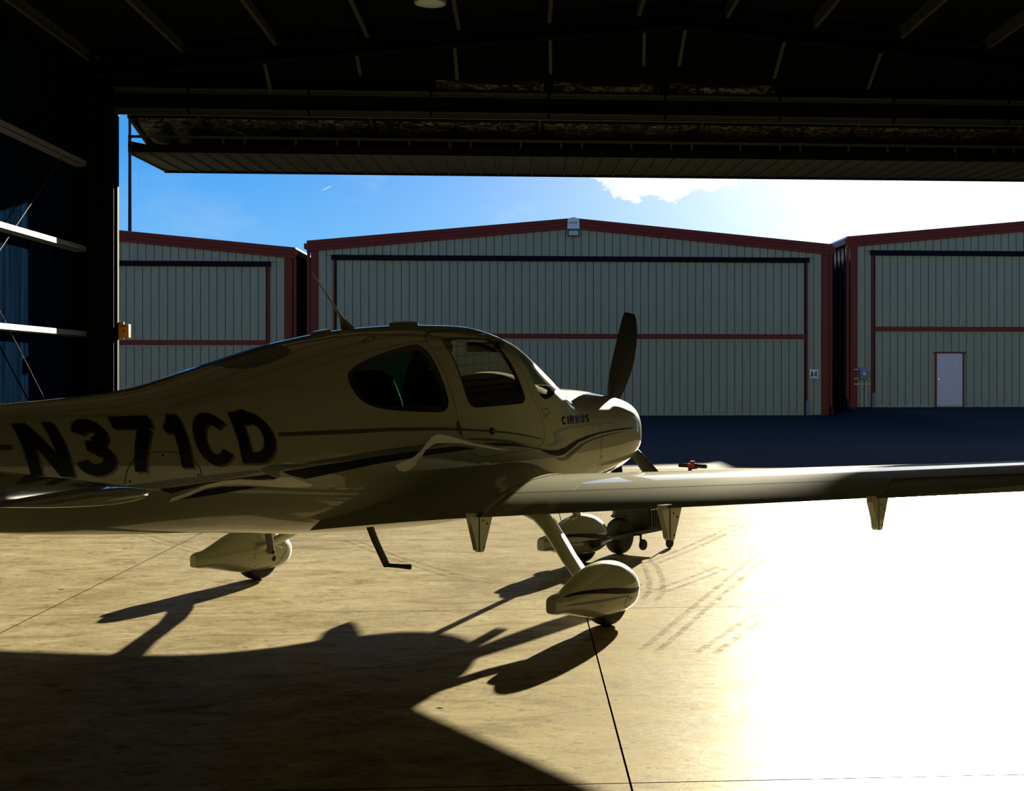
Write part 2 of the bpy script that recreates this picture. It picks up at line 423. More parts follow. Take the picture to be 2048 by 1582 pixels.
def build_shell():
    # left wall: inner insulation, outer siding
    w = MB(); w.box(WL - .22, WL, YB, ZF + .06, 0, EAVE_Z - .05)
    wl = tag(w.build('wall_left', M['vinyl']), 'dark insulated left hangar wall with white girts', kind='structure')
    for z in (0.90, 2.29, 3.70, 5.12):
        g = MB()
        g.box(WL, WL + .20, YB + .3, ZF - .15, z - .035, z - .027)     # lower flange web of a Z girt
        g.box(WL + .192, WL + .20, YB + .3, ZF - .15, z - .035, z + .055)
        g.box(WL, WL + .008, YB + .3, ZF - .15, z - .035, z + .05)
        g.build('girt', M['girt'], wl)
    for y in (1.5, 8.0, 14.6):                                          # frame columns of the left wall
        c = MB(); c.box(WL + .01, WL + .30, y - .01, y + .01, 0, EAVE_Z - .1)
        c.box(WL + .28, WL + .30, y - .1, y + .1, 0, EAVE_Z - .1)
        c.build('frame_column', M['black_steel'], wl)
    for (a, b_) in (((WL + .10, 15.0, 4.9), (WL + .10, 21.0, 0.3)), ((WL + .1, 14.8, 1.0), (WL + .1, 21.2, 5.6))):
        MB().tube([a, b_], 0.008, 6).build('brace_rod', M['brown_steel'], wl)
    w = MB(); w.box(WR, WR + .22, YB, ZF + .06, 0, EAVE_Z - .05)
    tag(w.build('wall_right', M['fill_vinyl']), 'pale right hangar wall', kind='structure')
    w = MB(); w.add([(WL - .2, YB - .2, 0), (WR + .2, YB - .2, 0), (WR + .2, YB - .2, EAVE_Z), (RIDGE_X, YB - .2, RIDGE_Z), (WL - .2, YB - .2, EAVE_Z),
                     (WL - .2, YB, 0), (WR + .2, YB, 0), (WR + .2, YB, EAVE_Z), (RIDGE_X, YB, RIDGE_Z), (WL - .2, YB, EAVE_Z)],
                    [(0, 1, 2, 3, 4), (9, 8, 7, 6, 5), (0, 5, 6, 1), (1, 6, 7, 2), (2, 7, 8, 3), (3, 8, 9, 4), (4, 9, 5, 0)])
    tag(w.build('wall_back', M['fill_vinyl']), 'pale rear hangar wall behind the camera', kind='structure')
    # roof
    r = MB()
    e = .25
    YM = 17.2                                                           # unseen hall roof made pale for bounce fill, door bay black
    def strip(x0, x1, y0, y1):
        return [(x0, y0, roof_z(x0)), (x1, y0, roof_z(x1)), (x1, y1, roof_z(x1)), (x0, y1, roof_z(x0))]
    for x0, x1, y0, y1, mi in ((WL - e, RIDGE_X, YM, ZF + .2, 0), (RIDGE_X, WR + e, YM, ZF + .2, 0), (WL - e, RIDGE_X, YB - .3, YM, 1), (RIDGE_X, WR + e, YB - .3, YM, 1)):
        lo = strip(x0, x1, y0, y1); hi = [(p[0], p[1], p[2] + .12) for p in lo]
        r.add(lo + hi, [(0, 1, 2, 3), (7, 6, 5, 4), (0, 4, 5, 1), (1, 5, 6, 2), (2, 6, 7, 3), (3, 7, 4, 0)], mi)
    ce = tag(r.build('ceiling', [M['roofing'], M['fill_vinyl']]), 'insulated underside of the hangar roof, black above the door', kind='structure')
    x = WL + .5
    while x < WR:                                                       # purlins run to the door
        if abs(x - RIDGE_X) > .3:
            z = roof_z(x); p = MB()
            p.box(x - .004, x + .004, YB, ZF, z - .20, z - .003)
            p.box(x - .004, x + .06, YB, ZF, z - .206, z - .198)
            p.build('purlin', M['grey_steel'], ce)
        x += 1.47
    for y in (1.5, 8.0, 14.6, 20.55):                                   # rafters across the hangar
        for x0, x1 in ((WL, RIDGE_X), (RIDGE_X, WR)):
            d = .42 if y < 20 else .22
            top0, top1 = roof_z(x0) - .21, roof_z(x1) - .21
            p = MB()
            for (hw, za, zb) in ((.008, 0, -d), (.09, -d, -d - .014), (.09, 0, -.012)):
                p.add([(x0, y - hw, top0 + za), (x1, y - hw, top1 + za), (x1, y + hw, top1 + za), (x0, y + hw, top0 + za),
                       (x0, y - hw, top0 + zb), (x1, y - hw, top1 + zb), (x1, y + hw, top1 + zb), (x0, y + hw, top0 + zb)],
                      [(0, 1, 2, 3), (7, 6, 5, 4), (0, 4, 5, 1), (1, 5, 6, 2), (2, 6, 7, 3), (3, 7, 4, 0)])
            p.build('rafter', M['black_steel'], ce)
    for (xb, zb, xt, zt) in ((-4.23, 6.36, -4.25, 7.02), (-2.74, 6.70, -2.77, 7.20), (-1.11, 6.64, -1.14, 7.36), (.48, 6.77, .45, 7.52), (2.08, 6.93, 2.02, 7.66), (2.69, 6.94, 2.76, 7.70), (4.35, 6.75, 4.45, 7.50), (6.0, 6.6, 6.1, 7.3)):
        b_ = MB()                                                       # braces from the roof down to the door header
        a, c = Vector((xt, 20.6, zt)), Vector((xb, ZF - .1, zb))
        n = Vector((1, 0, 0)) * .028
        t = Vector((0, .5, .8)).normalized() * .006
        b_.add([a - n - t, a + n - t, a + n + t, a - n + t, c - n - t, c + n - t, c + n + t, c - n + t],
               [(0, 1, 2, 3), (7, 6, 5, 4), (0, 4, 5, 1), (1, 5, 6, 2), (2, 6, 7, 3), (3, 7, 4, 0)])
        b_.build('roof_brace', M['grey_steel'], ce)
    # front wall: returns beside the door and the part above it
    f = MB()
    f.box(WL - .2, JL, ZF, ZF + .07, 0, HEAD)
    f.box(JR, WR + .2, ZF, ZF + .07, 0, HEAD)
    vs = [(WL - .2, ZF, HEAD), (WR + .2, ZF, HEAD), (WR + .2, ZF, roof_z(WR + .2)), (RIDGE_X, ZF, RIDGE_Z), (WL - .2, ZF, roof_z(WL - .2))]
    vs += [(x_, y_ + .07, z_) for x_, y_, z_ in vs]
    f.add(vs, [(0, 1, 2, 3, 4), (9, 8, 7, 6, 5), (0, 5, 6, 1), (1, 6, 7, 2), (2, 7, 8, 3), (3, 8, 9, 4), (4, 9, 5, 0)])
    vo = [(x_, y_ + .09, z_) for x_, y_, z_ in vs[:5]] + [(x_, y_ + .12, z_) for x_, y_, z_ in vs[:5]]
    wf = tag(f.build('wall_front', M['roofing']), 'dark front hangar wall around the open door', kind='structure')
    so_ = MB(); so_.add(vo, [(0, 1, 2, 3, 4), (9, 8, 7, 6, 5), (0, 5, 6, 1), (1, 6, 7, 2), (2, 7, 8, 3), (3, 8, 9, 4), (4, 9, 5, 0)])
    so_.box(WL - .2, JL - .12, ZF + .09, ZF + .12, 0, HEAD); so_.box(JR + .02, WR + .2, ZF + .09, ZF + .12, 0, HEAD)
    so_.build('outer_siding', M['siding'], wf)
    for nm, x0, dz in (('wall_row_left', WL - 21.1, -.2), ('wall_row_right', WR + .75, .25)):      # the neighbouring hangars of this row
        x1 = x0 + 20.3; xm = (x0 + x1) / 2; nb = MB()
        v5 = [(x0, -dz * 0, -.5), (x1, 0, -.5), (x1, 0, 6.75 + dz), (xm, 0, 7.7 + dz), (x0, 0, 6.75 + dz)]
        nb.add([(x_, YB, z_) for x_, _, z_ in v5] + [(x_, ZF + .1, z_) for x_, _, z_ in v5], [(0, 1, 2, 3, 4), (9, 8, 7, 6, 5), (0, 5, 6, 1), (1, 6, 7, 2), (2, 7, 8, 3), (3, 8, 9, 4), (4, 9, 5, 0)])
        tag(nb.build(nm, M['siding']), 'neighbouring beige hangar of our own row', kind='structure')
    for z, mt in ((6.40, 'grey_steel'), (6.06, 'grey_steel')):
        xs_ = [WL + .2, -5.6, -3.6, -1.55, .45, 2.45, 4.45, 6.45, 8.5, 10.5, WR - .2]
        for x0, x1 in zip(xs_[:-1], xs_[1:]):
            g = MB(); g.box(x0 + .02, x1 - .02, ZF - .13, ZF - .004, z - .035, z - .028)
            g.box(x0 + .02, x1 - .02, ZF - .13, ZF - .123, z - .035, z + .03)
            g.build('front_girt', M[mt], wf)
    for x0 in (-1.55, .45, 2.45):                                       # bulging insulation above the girt
        b_ = MB(); rings = []
        for i in range(9):
            x_ = x0 + .08 + 1.84 * i / 8; h = sin(pi * i / 8) ** .5 * .10 + .004
            rings.append([(x_, ZF - .002, 6.45), (x_, ZF - h, 6.50), (x_, ZF - h, 6.57), (x_, ZF - .002, 6.66)])
        b_.rings(rings, 0, True); b_.build('insulation_bulge', M['foil'], wf, smooth=True)
    for x_ in (JL - .1, WL + .32, JR + .1):                              # jamb columns
        c = MB(); c.box(x_ - .1, x_ + .1, ZF - .21, ZF - .20, 0, HEAD + .4); c.box(x_ - .1, x_ + .1, ZF - .012, ZF - .002, 0, HEAD + .4); c.box(x_ - .006, x_ + .006, ZF - .2, ZF - .012, 0, HEAD + .4)
        c.build('jamb_column', M['black_steel'], wf)
    for x_ in (-7.0,):
        c = MB(); c.box(x_ - .03, x_ + .03, ZF - .05, ZF - .003, 0, 2.2); c.build('jamb_stud', M['brown_steel'], wf)

def build_bifold():
    """the bifold door folded up above the opening: two leaves meeting outside, in the air"""
    root = tag(empty('door_1', (0, ZF + .12, 0)), 'raised bifold hangar door folded above the opening', kind='structure')
    x0, x1 = JL + .12, JR - .12
    yi, zi, yo, zo, zh = 0.06, 5.40, 2.25, 5.44, 6.0
    # lower leaf: ribbed skin facing down (one sheet per rib)
    ang = atan2(zo - zi, yo - yi); L = sqrt((yo - yi) ** 2 + (zo - zi) ** 2)
    n = int((x1 - x0) / .305); wdt = (x1 - x0) / n
    mb = MB(); mb.box(.004, wdt - .004, 0, L, -.004, .012); mb.box(.0, .035, 0, L, -.030, -.004)
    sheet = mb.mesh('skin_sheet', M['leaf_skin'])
    ins = MB(); ins.box(x0 + .02, x1 - .02, .08, L - .08, .014, .05); leaf = ins.build('lower_leaf', M['roofing'], root)
    leaf.location = (0, yi, zi); leaf.rotation_euler = (ang, 0, 0)
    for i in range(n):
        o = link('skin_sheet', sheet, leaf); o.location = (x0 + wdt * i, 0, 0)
    fr = MB(); fr.box(x0, x1, -.02, .05, .0, .13); fr.box(x0, x1, L - .06, L + .01, -.045, .10)
    fr.build('bottom_beam', M['black_steel'], leaf)
    top = MB(); top.box(x0, x1, -.01, .04, .245, .285); top.build('truss_rail', M['grey_steel'], leaf)
    x = x0 + .02
    k = 0
    post = MB(); post.box(-.02, .02, -.005, .035, .13, .245); pm = post.mesh('truss_post', M['grey_steel'])
    while x < x1:
        o = link('truss_post', pm, leaf); o.location = (x, 0, 0)
        x += (.86, .70, .36)[k % 3]; k += 1
    # upper leaf: skin on top, insulation below, hinged at the header
    L2 = sqrt(yo ** 2 + (zh - zo) ** 2); ang2 = atan2(zo - zh, yo)
    bk = MB(); bk.box(x0, x1, 0, L2, .092, .098); up = bk.build('upper_leaf', M['roofing'], root)
    up.location = (0, 0, zh); up.rotation_euler = (ang2, 0, 0)
    mb = MB(); mb.box(.004, wdt - .004, 0, L2, .10, .115); mb.box(0, .035, 0, L2, .115, .14)
    sheet2 = mb.mesh('skin_sheet', M['siding'])
    for i in range(n):
        o = link('skin_sheet', sheet2, up); o.location = (x0 + wdt * i, 0, 0)
    for yy in (.02, L2 * .5, L2 - .08):
        fb = MB(); fb.box(x0, x1, yy, yy + .06, .0, .09); fb.build('leaf_beam', M['black_steel'], up)
    posts = [-5.5, -2.6, .30, 3.13, 5.9, 8.8]
    for xx in [x0 + .03] + posts + [x1 - .03]:
        s = MB(); s.box(xx - .03, xx + .03, 0, L2, -.03, .06); s.build('leaf_stile', M['brown_steel'], up)
    edges = [x0] + posts + [x1]
    for a, b_ in zip(edges[:-1], edges[1:]):                            # quilted insulation between the stiles
        for (ya, yb) in ((.1, L2 * .5), (L2 * .5 + .08, L2 - .1)):
            q = MB(); rings = []
            nseg = 14
            for i in range(nseg + 1):
                t = i / nseg; xx = a + .06 + (b_ - a - .12) * t
                h = .05 + .09 * abs(sin(pi * t * 2)) ** .6
                rings.append([(xx, ya, .08), (xx, ya + .02, .08 - h * .6), (xx, (ya + yb) / 2, .08 - h), (xx, yb - .02, .08 - h * .6), (xx, yb, .08)])
            q.rings(rings, 0, True); q.build('insulation_quilt', M['foil'], up, smooth=True)
    # end links between jamb and leaf
    for sx in (x0 + .02, x1 - .02):
        MB().tube([(sx, .02, zi + .16), (sx, 1.15, zi + .30)], .02, 8).build('side_link', M['black_steel'], root)
    MB().tube([(x0 + 1.2, .0, 5.98), (x0 + 2.0, .06, 5.7)], .012, 6).build('lift_rod', M['grey_steel'], root)

# ================================================================== OUTSIDE
FAR_Y = 48.5
def sm(t): t = max(0, min(1, t)); return t * t * (3 - 2 * t)
def ground_z(x, y):
    k = -0.27 + .27 * sm((x + 9.4) / 1.6) + .31 * sm((x - 12.0) / 1.4)
    return k * sm((y - 23.0) / (FAR_Y - 24.5)) - .012

def build_ground():
    xs = [-90, -45, -25, -15] + [-11 + .5 * i for i in range(10)] + [-3, 3, 8] + [11 + .4 * i for i in range(9)] + [18, 25, 45, 90]
    ys = [-30, -6.5, 10, ZF - .05, 22, 24, 27, 30, 33, 36, 39, 42, 45, 47, 49, 52, 60, 80, 140, 300]
    g = MB()
    # leave out the cells under the hangar floor
    vs = [(x, y, ground_z(x, y) - (.02 if y < ZF - .01 else 0)) for y in ys for x in xs]; n = len(xs); fs = []
    for j in range(len(ys) - 1):
        for i in range(n - 1):
            fs.append((j * n + i, j * n + i + 1, (j + 1) * n + i + 1, (j + 1) * n + i))
    def under(f):
        cx = sum(vs[i][0] for i in f) / 4; cy = sum(vs[i][1] for i in f) / 4
        return WL - 1 < cx < WR + 1 and YB - .5 < cy < ZF - .02
    g.add(vs, [f for f in fs if not under(f)])
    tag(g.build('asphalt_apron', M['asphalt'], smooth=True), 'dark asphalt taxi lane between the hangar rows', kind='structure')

GAB_W, GAB_E, GAB_R = 20.16, 6.72, 7.66
def far_roof(x): return GAB_R - (GAB_R - GAB_E) / (GAB_W / 2) * abs(x)

def build_far_hangar(xc, zoff, label, mandoor=False, panel_cache={}):
    """gable-fronted metal hangar; local x across the front, y away from us, z up"""
    root = tag(empty('hangar', (xc, FAR_Y, zoff)), label, 'hangar', 'row of metal hangars across the apron')
    hw = GAB_W / 2
    # body: side walls, back, roof
    b_ = MB()
    b_.box(-hw + .06, -hw + .16, .06, 21, -.6, GAB_E - .1); b_.box(hw - .16, hw - .06, .06, 21, -.6, GAB_E - .1)
    b_.box(-hw + .06, hw - .06, 20.9, 21, -.6, GAB_E - .1)
    b_.build('side_walls', M['siding_gap_shade'], root)
    n = 34; rib = MB()
    for k in range(n):
        yy = .4 + k * .61
        rib.box(-hw + .02, -hw + .06, yy, yy + .07, -.5, GAB_E - .12); rib.box(hw - .06, hw - .02, yy, yy + .07, -.5, GAB_E - .12)
    tag(rib.build('side_ribs', M['siding_gap_shade'], root), kind='stuff')
    for s in (-1, 1):
        r = MB(); xa, xb = 0, s * (hw + .12)
        za, zb = GAB_R - .03, far_roof(hw + .12) - .03
        lo = [(xa, -.02, za), (xb, -.02, zb), (xb, 21.1, zb), (xa, 21.1, za)]; hi = [(p[0], p[1], p[2] + .06) for p in lo]
        r.add(lo + hi, [(0, 1, 2, 3), (7, 6, 5, 4), (0, 4, 5, 1), (1, 5, 6, 2), (2, 6, 7, 3), (3, 7, 4, 0)])
        r.build('roof_slope', M['roof_metal'], root)
    # front wall carcass (dark joints show between the sheets)
    f = MB()
    vs = [(-hw + .05, 0.03, -.6), (hw - .05, .03, -.6), (hw - .05, .03, GAB_E - .15), (0, .03, GAB_R - .15), (-hw + .05, .03, GAB_E - .15)]
    vs += [(x, .10, z) for x, y, z in vs]
    f.add(vs, [(0, 1, 2, 3, 4), (9, 8, 7, 6, 5), (0, 5, 6, 1), (1, 6, 7, 2), (2, 7, 8, 3), (3, 8, 9, 4), (4, 9, 5, 0)])
    wall = f.build('front_wall', M['siding_joint'], root)
    P = .3055; gap = .016
    dl, dr = -9.14, 9.14                          # door opening
    HB, HT = 6.0, 6.19                            # header track
    def sheet(parent, name, x0, x1, z0, zt0, zt1, y):
        key = (round(x1 - x0, 3), round(zt0 - z0, 3), round(zt1 - z0, 3))
        if key not in panel_cache:
            mb = MB(); w = x1 - x0; c = .006
            a = [(0, .028, 0), (w, .028, 0), (w, .028, zt1 - z0), (0, .028, zt0 - z0)]
            q = [(c, 0, 0), (w - c, 0, 0), (w - c, 0, zt1 - z0), (c, 0, zt0 - z0)]
            m1 = w * .36; mb.rings([a, q], 0, True)
            for rx in (.33, .66): mb.box(w * rx - .008, w * rx + .008, -.004, 0.001, 0, min(zt0, zt1) - z0 - .02)
            panel_cache[key] = mb.mesh(name, M['siding'])
        o = link(name, panel_cache[key], parent); o.location = (x0, y, z0)
    x = -hw + .30
    # side sheets and gable sheets
    nG = int((GAB_W - .6) / P)
    for k in range(nG + 1):
        x0 = -hw + .30 + k * P + gap / 2; x1 = min(x0 + P - gap, hw - .3)
        if x1 - x0 < .05: continue
        z0 = HT + .01
        if x1 < dl - .05 or x0 > dr + .05: z0 = .02
        elif x0 < dl - .10: sheet(wall, 'wall_sheet', x0, dl - .075, .02, HT - .01, HT - .01, 0.0)
        elif x1 > dr + .10: sheet(wall, 'wall_sheet', dr + .075, x1, .02, HT - .01, HT - .01, 0.0)
        sheet(wall, 'wall_sheet', x0, x1, z0, far_roof(x0) - .36, far_roof(x1) - .36, 0.0)
    # door leaves
    bk = MB(); bk.box(dl + .04, dr - .04, -.003, .02, 3.19, HB); up = bk.build('upper_door_leaf', M['siding_joint'], root)
    bk = MB(); bk.box(dl + .04, dr - .04, -.003, .02, .03, 3.0); lo = bk.build('lower_door_leaf', M['siding_joint'], root)
    nD = int((dr - dl - .1) / P); pw = (dr - dl - .1) / nD
    for k in range(nD):
        x0 = dl + .05 + k * pw + gap / 2; x1 = x0 + pw - gap
        sheet(up, 'door_sheet', x0, x1, 3.19, HB - .01, HB - .01, -.03)
        if mandoor and x1 > -6.63 and x0 < -5.5:
            sheet(lo, 'door_sheet', x0, x1, 2.20, 2.98, 2.98, -.03)
            if x0 < -6.70: sheet(lo, 'door_sheet', x0, -6.67, .05, 2.19, 2.19, -.03)
            if x1 > -5.46: sheet(lo, 'door_sheet', -5.49, x1, .05, 2.19, 2.19, -.03)
            continue
        sheet(lo, 'door_sheet', x0, x1, .05, 2.98, 2.98, -.03)
    m_ = MB(); m_.box(dl + .03, dr - .03, -.085, -.03, 3.0, 3.19); m_.build('mid_rail', M['trim'], lo)
    m_ = MB(); m_.box(dl + .03, dr - .03, -.05, -.03, 0.01, .05); m_.box(dl + .03, dr - .03, -.045, -.03, 2.955, 3.0); m_.build('bottom_rail', M['siding'], lo)
    # trim and track
    m_ = MB(); m_.box(dl - .12, dr + .12, -.16, .03, HB, HT); m_.build('door_track', M['track'], root)
    for s in (dl - .06, dr):
        m_ = MB(); m_.box(s - .01, s + .07, -.09, .03, 0, HB); m_.build('door_jamb', M['trim'], root)
        m_ = MB(); m_.box(s + (.085 if s < 0 else -.06), s + (.12 if s < 0 else -.025), -.075, -.03, 0, HB); m_.build('jamb_seal', M['track'], root)
        m_ = MB(); m_.box(s - .02, s + .10, -.16, -.09, 0, .58); m_.build('track_guard', M['zinc'], root)
    for s in (-1, 1):
        m_ = MB(); a, b2 = sorted((s * (hw - .02), s * (hw - .30))); m_.box(a, b2, -.04, .04, 0.0, GAB_E - .2); m_.build('corner_trim', M['trim'], root)
        r = MB(); xb = s * (hw + .12)
        lo_ = [(0, -.10, GAB_R - .40), (xb, -.10, far_roof(hw + .12) - .40), (xb, .06, far_roof(hw + .12) - .40), (0, .06, GAB_R - .40)]
        hi_ = [(0, -.10, GAB_R + .02), (xb, -.10, far_roof(hw + .12) + .02), (xb, .06, far_roof(hw + .12) + .02), (0, .06, GAB_R + .02)]
        r.add(lo_ + hi_, [(0, 1, 2, 3), (7, 6, 5, 4), (0, 4, 5, 1), (1, 5, 6, 2), (2, 6, 7, 3), (3, 7, 4, 0)])
        for dz in (-.13, -.26):
            r.add([(0, -.112, GAB_R + dz), (xb, -.112, far_roof(hw + .12) + dz), (xb, -.10, far_roof(hw + .12) + dz - .02), (0, -.10, GAB_R + dz - .02)], [(0, 1, 2, 3)])
        r.build('rake_trim', M['trim'], root)
        g = MB(); a, b2 = sorted((s * (hw + .02), s * (hw + .22))); g.box(a, b2, -.12, 21.1, GAB_E - .30, GAB_E - .10); g.build('gutter', M['trim'], root)
        d = MB(); a, b2 = sorted((s * (hw + .02), s * (hw + .13))); d.box(a, b2, .02, .14, .35, GAB_E - .3)
        d.tube([(s * (hw + .075), .08, .40), (s * (hw + .075), -.30, .04)], .055, 4)
        d.build('downspout', M['trim'], root)
    cp = MB(); cp.add([(-.24, -.115, GAB_R - .40), (.24, -.115, GAB_R - .40), (.22, -.115, GAB_R - .01), (0, -.115, GAB_R + .05), (-.22, -.115, GAB_R - .01),
                       (-.24, .05, GAB_R - .40), (.24, .05, GAB_R - .40), (.22, .05, GAB_R - .01), (0, .05, GAB_R + .05), (-.22, .05, GAB_R - .01)],
                      [(0, 1, 2, 3, 4), (9, 8, 7, 6, 5), (0, 5, 6, 1), (1, 6, 7, 2), (2, 7, 8, 3), (3, 8, 9, 4), (4, 9, 5, 0)])
    cap = cp.build('ridge_cap', M['white'], root)
    mk = MB()
    for k in range(6): mk.box(-.17 + k * .058, -.13 + k * .058, -.119, -.114, GAB_R - .20 + .008 * (k % 2), GAB_R - .155 + .008 * (k % 3))
    mk.build('maker_mark', M['meter'], cap)
    return root

def build_outside():
    global FH
    FH = [build_far_hangar(1.97, 0.0, 'beige metal hangar with red trim, standing in the middle straight across the apron'),
          build_far_hangar(-18.85, -.27, 'beige metal hangar on the left, cut off by the dark door jamb'),
          build_far_hangar(22.95, .31, 'beige metal hangar on the right with a white personnel door', mandoor=True)]
    c, l, r = FH
    # personnel door in the right hangar
    md = MB(); md.box(-6.60, -5.56, -.06, -.02, .06, 2.13)
    lo = [o for o in r.children if o.name.startswith('lower_door_leaf')][0]
    d = md.build('personnel_door', M['door_white'], lo)
    fr = MB(); fr.box(-6.67, -6.60, -.075, -.02, 0, 2.15); fr.box(-5.56, -5.49, -.075, -.02, 0, 2.15); fr.box(-6.72, -5.44, -.09, -.02, 2.13, 2.19)
    fr.build('door_frame', M['trim'], lo)
    kb = MB(); kb.lathe([(.0, -.13), (.03, -.125), (.035, -.10), (.012, -.085), (.012, -.06)], (-6.50, 0, .98), 'Y', 12); kb.lathe([(.0, -.075), (.028, -.075), (.028, -.06)], (-6.51, 0, 1.12), 'Y', 12)
    kb.build('door_knob', M['bare'], lo)
    # unit number sign
    s = tag(empty('number_sign', (11.43, FAR_Y - .012, 1.63)), 'small white A4 unit number plate on the middle hangar', 'sign')
    bevel_box('plate', -.175, .175, -.02, 0, -.175, .175, M['white'], s, .006)
    def flat(glyph, x0, w, h, t, zb):
        mb = MB()
        for vs, fs in glyph_faces(glyph, w / h, t):
            mb.add([(x0 + x * h, -.024, zb + z * h) for x, z in vs] + [(x0 + x * h, -.019, zb + z * h) for x, z in vs],
                   fs + [tuple(i + len(vs) for i in reversed(f)) for f in fs])
        return mb
    flat('A', -.135, .125, .22, .19, -.11).build('numeral', M['ink'], s)
    flat('4', .005, .125, .22, .19, -.11).build('numeral', M['ink'], s)
    # floodlight under the ridge
    fl = tag(empty('floodlight', (1.97, FAR_Y - .005, 7.08)), 'box floodlight under the ridge of the middle hangar', 'lamp')
    bevel_box('housing', -.22, .22, -.20, 0, -.11, .12, M['ink'], fl, .02)
    mb = MB(); mb.add([(-.18, -.205, -.085), (.18, -.205, -.085), (.18, -.205, .09), (-.18, -.205, .09), (-.18, -.198, -.085), (.18, -.198, -.085), (.18, -.198, .09), (-.18, -.198, .09)], [(0, 1, 2, 3), (7, 6, 5, 4), (0, 4, 5, 1), (1, 5, 6, 2), (2, 6, 7, 3), (3, 7, 4, 0)])
    mb.build('lens', M['lens'], fl)
    # electric meter box on the right hangar
    mt = tag(empty('meter_box', (13.40, FAR_Y - .01, .31)), 'blue grey electrical box with two conduits on the right hangar', 'electrical box')
    bevel_box('box', -.17, .17, -.16, -.02, 1.10, 1.58, M['meter'], mt, .03)
    mb = MB(); mb.box(-.04, .05, -.166, -.155, 1.28, 1.38); mb.build('sticker', M['white'], mt)
    for x in (-.08, .08): MB().tube([(x, -.09, 1.12), (x, -.09, .02)], .024, 10).build('conduit', M['conduit'], mt)
    mb = MB()
    for z in (1.50, 1.15, .92): mb.box(-.36, .30, -.035, 0, z - .018, z + .018)
    mb.build('bracket_strut', M['conduit'], mt)
    # light pole far behind the left hangar
    lp = tag(empty('light_pole', (-21.45, 70, -.3)), 'tall thin pole rising behind the left hangar', 'pole')
    MB().tube([(0, 0, 0), (0, 0, 17.5)], [.13, .075], 12).build('pole_shaft', M['pole'], lp)
    MB().lathe([(.22, 0), (.22, .06), (.14, .1), (.13, .3)], (0, 0, 0), 'Z', 12).build('pole_base', M['steel'], lp)
    MB().box(-.45, .45, -.15, .15, 17.45, 17.6).build('lamp_arm', M['steel'], lp)
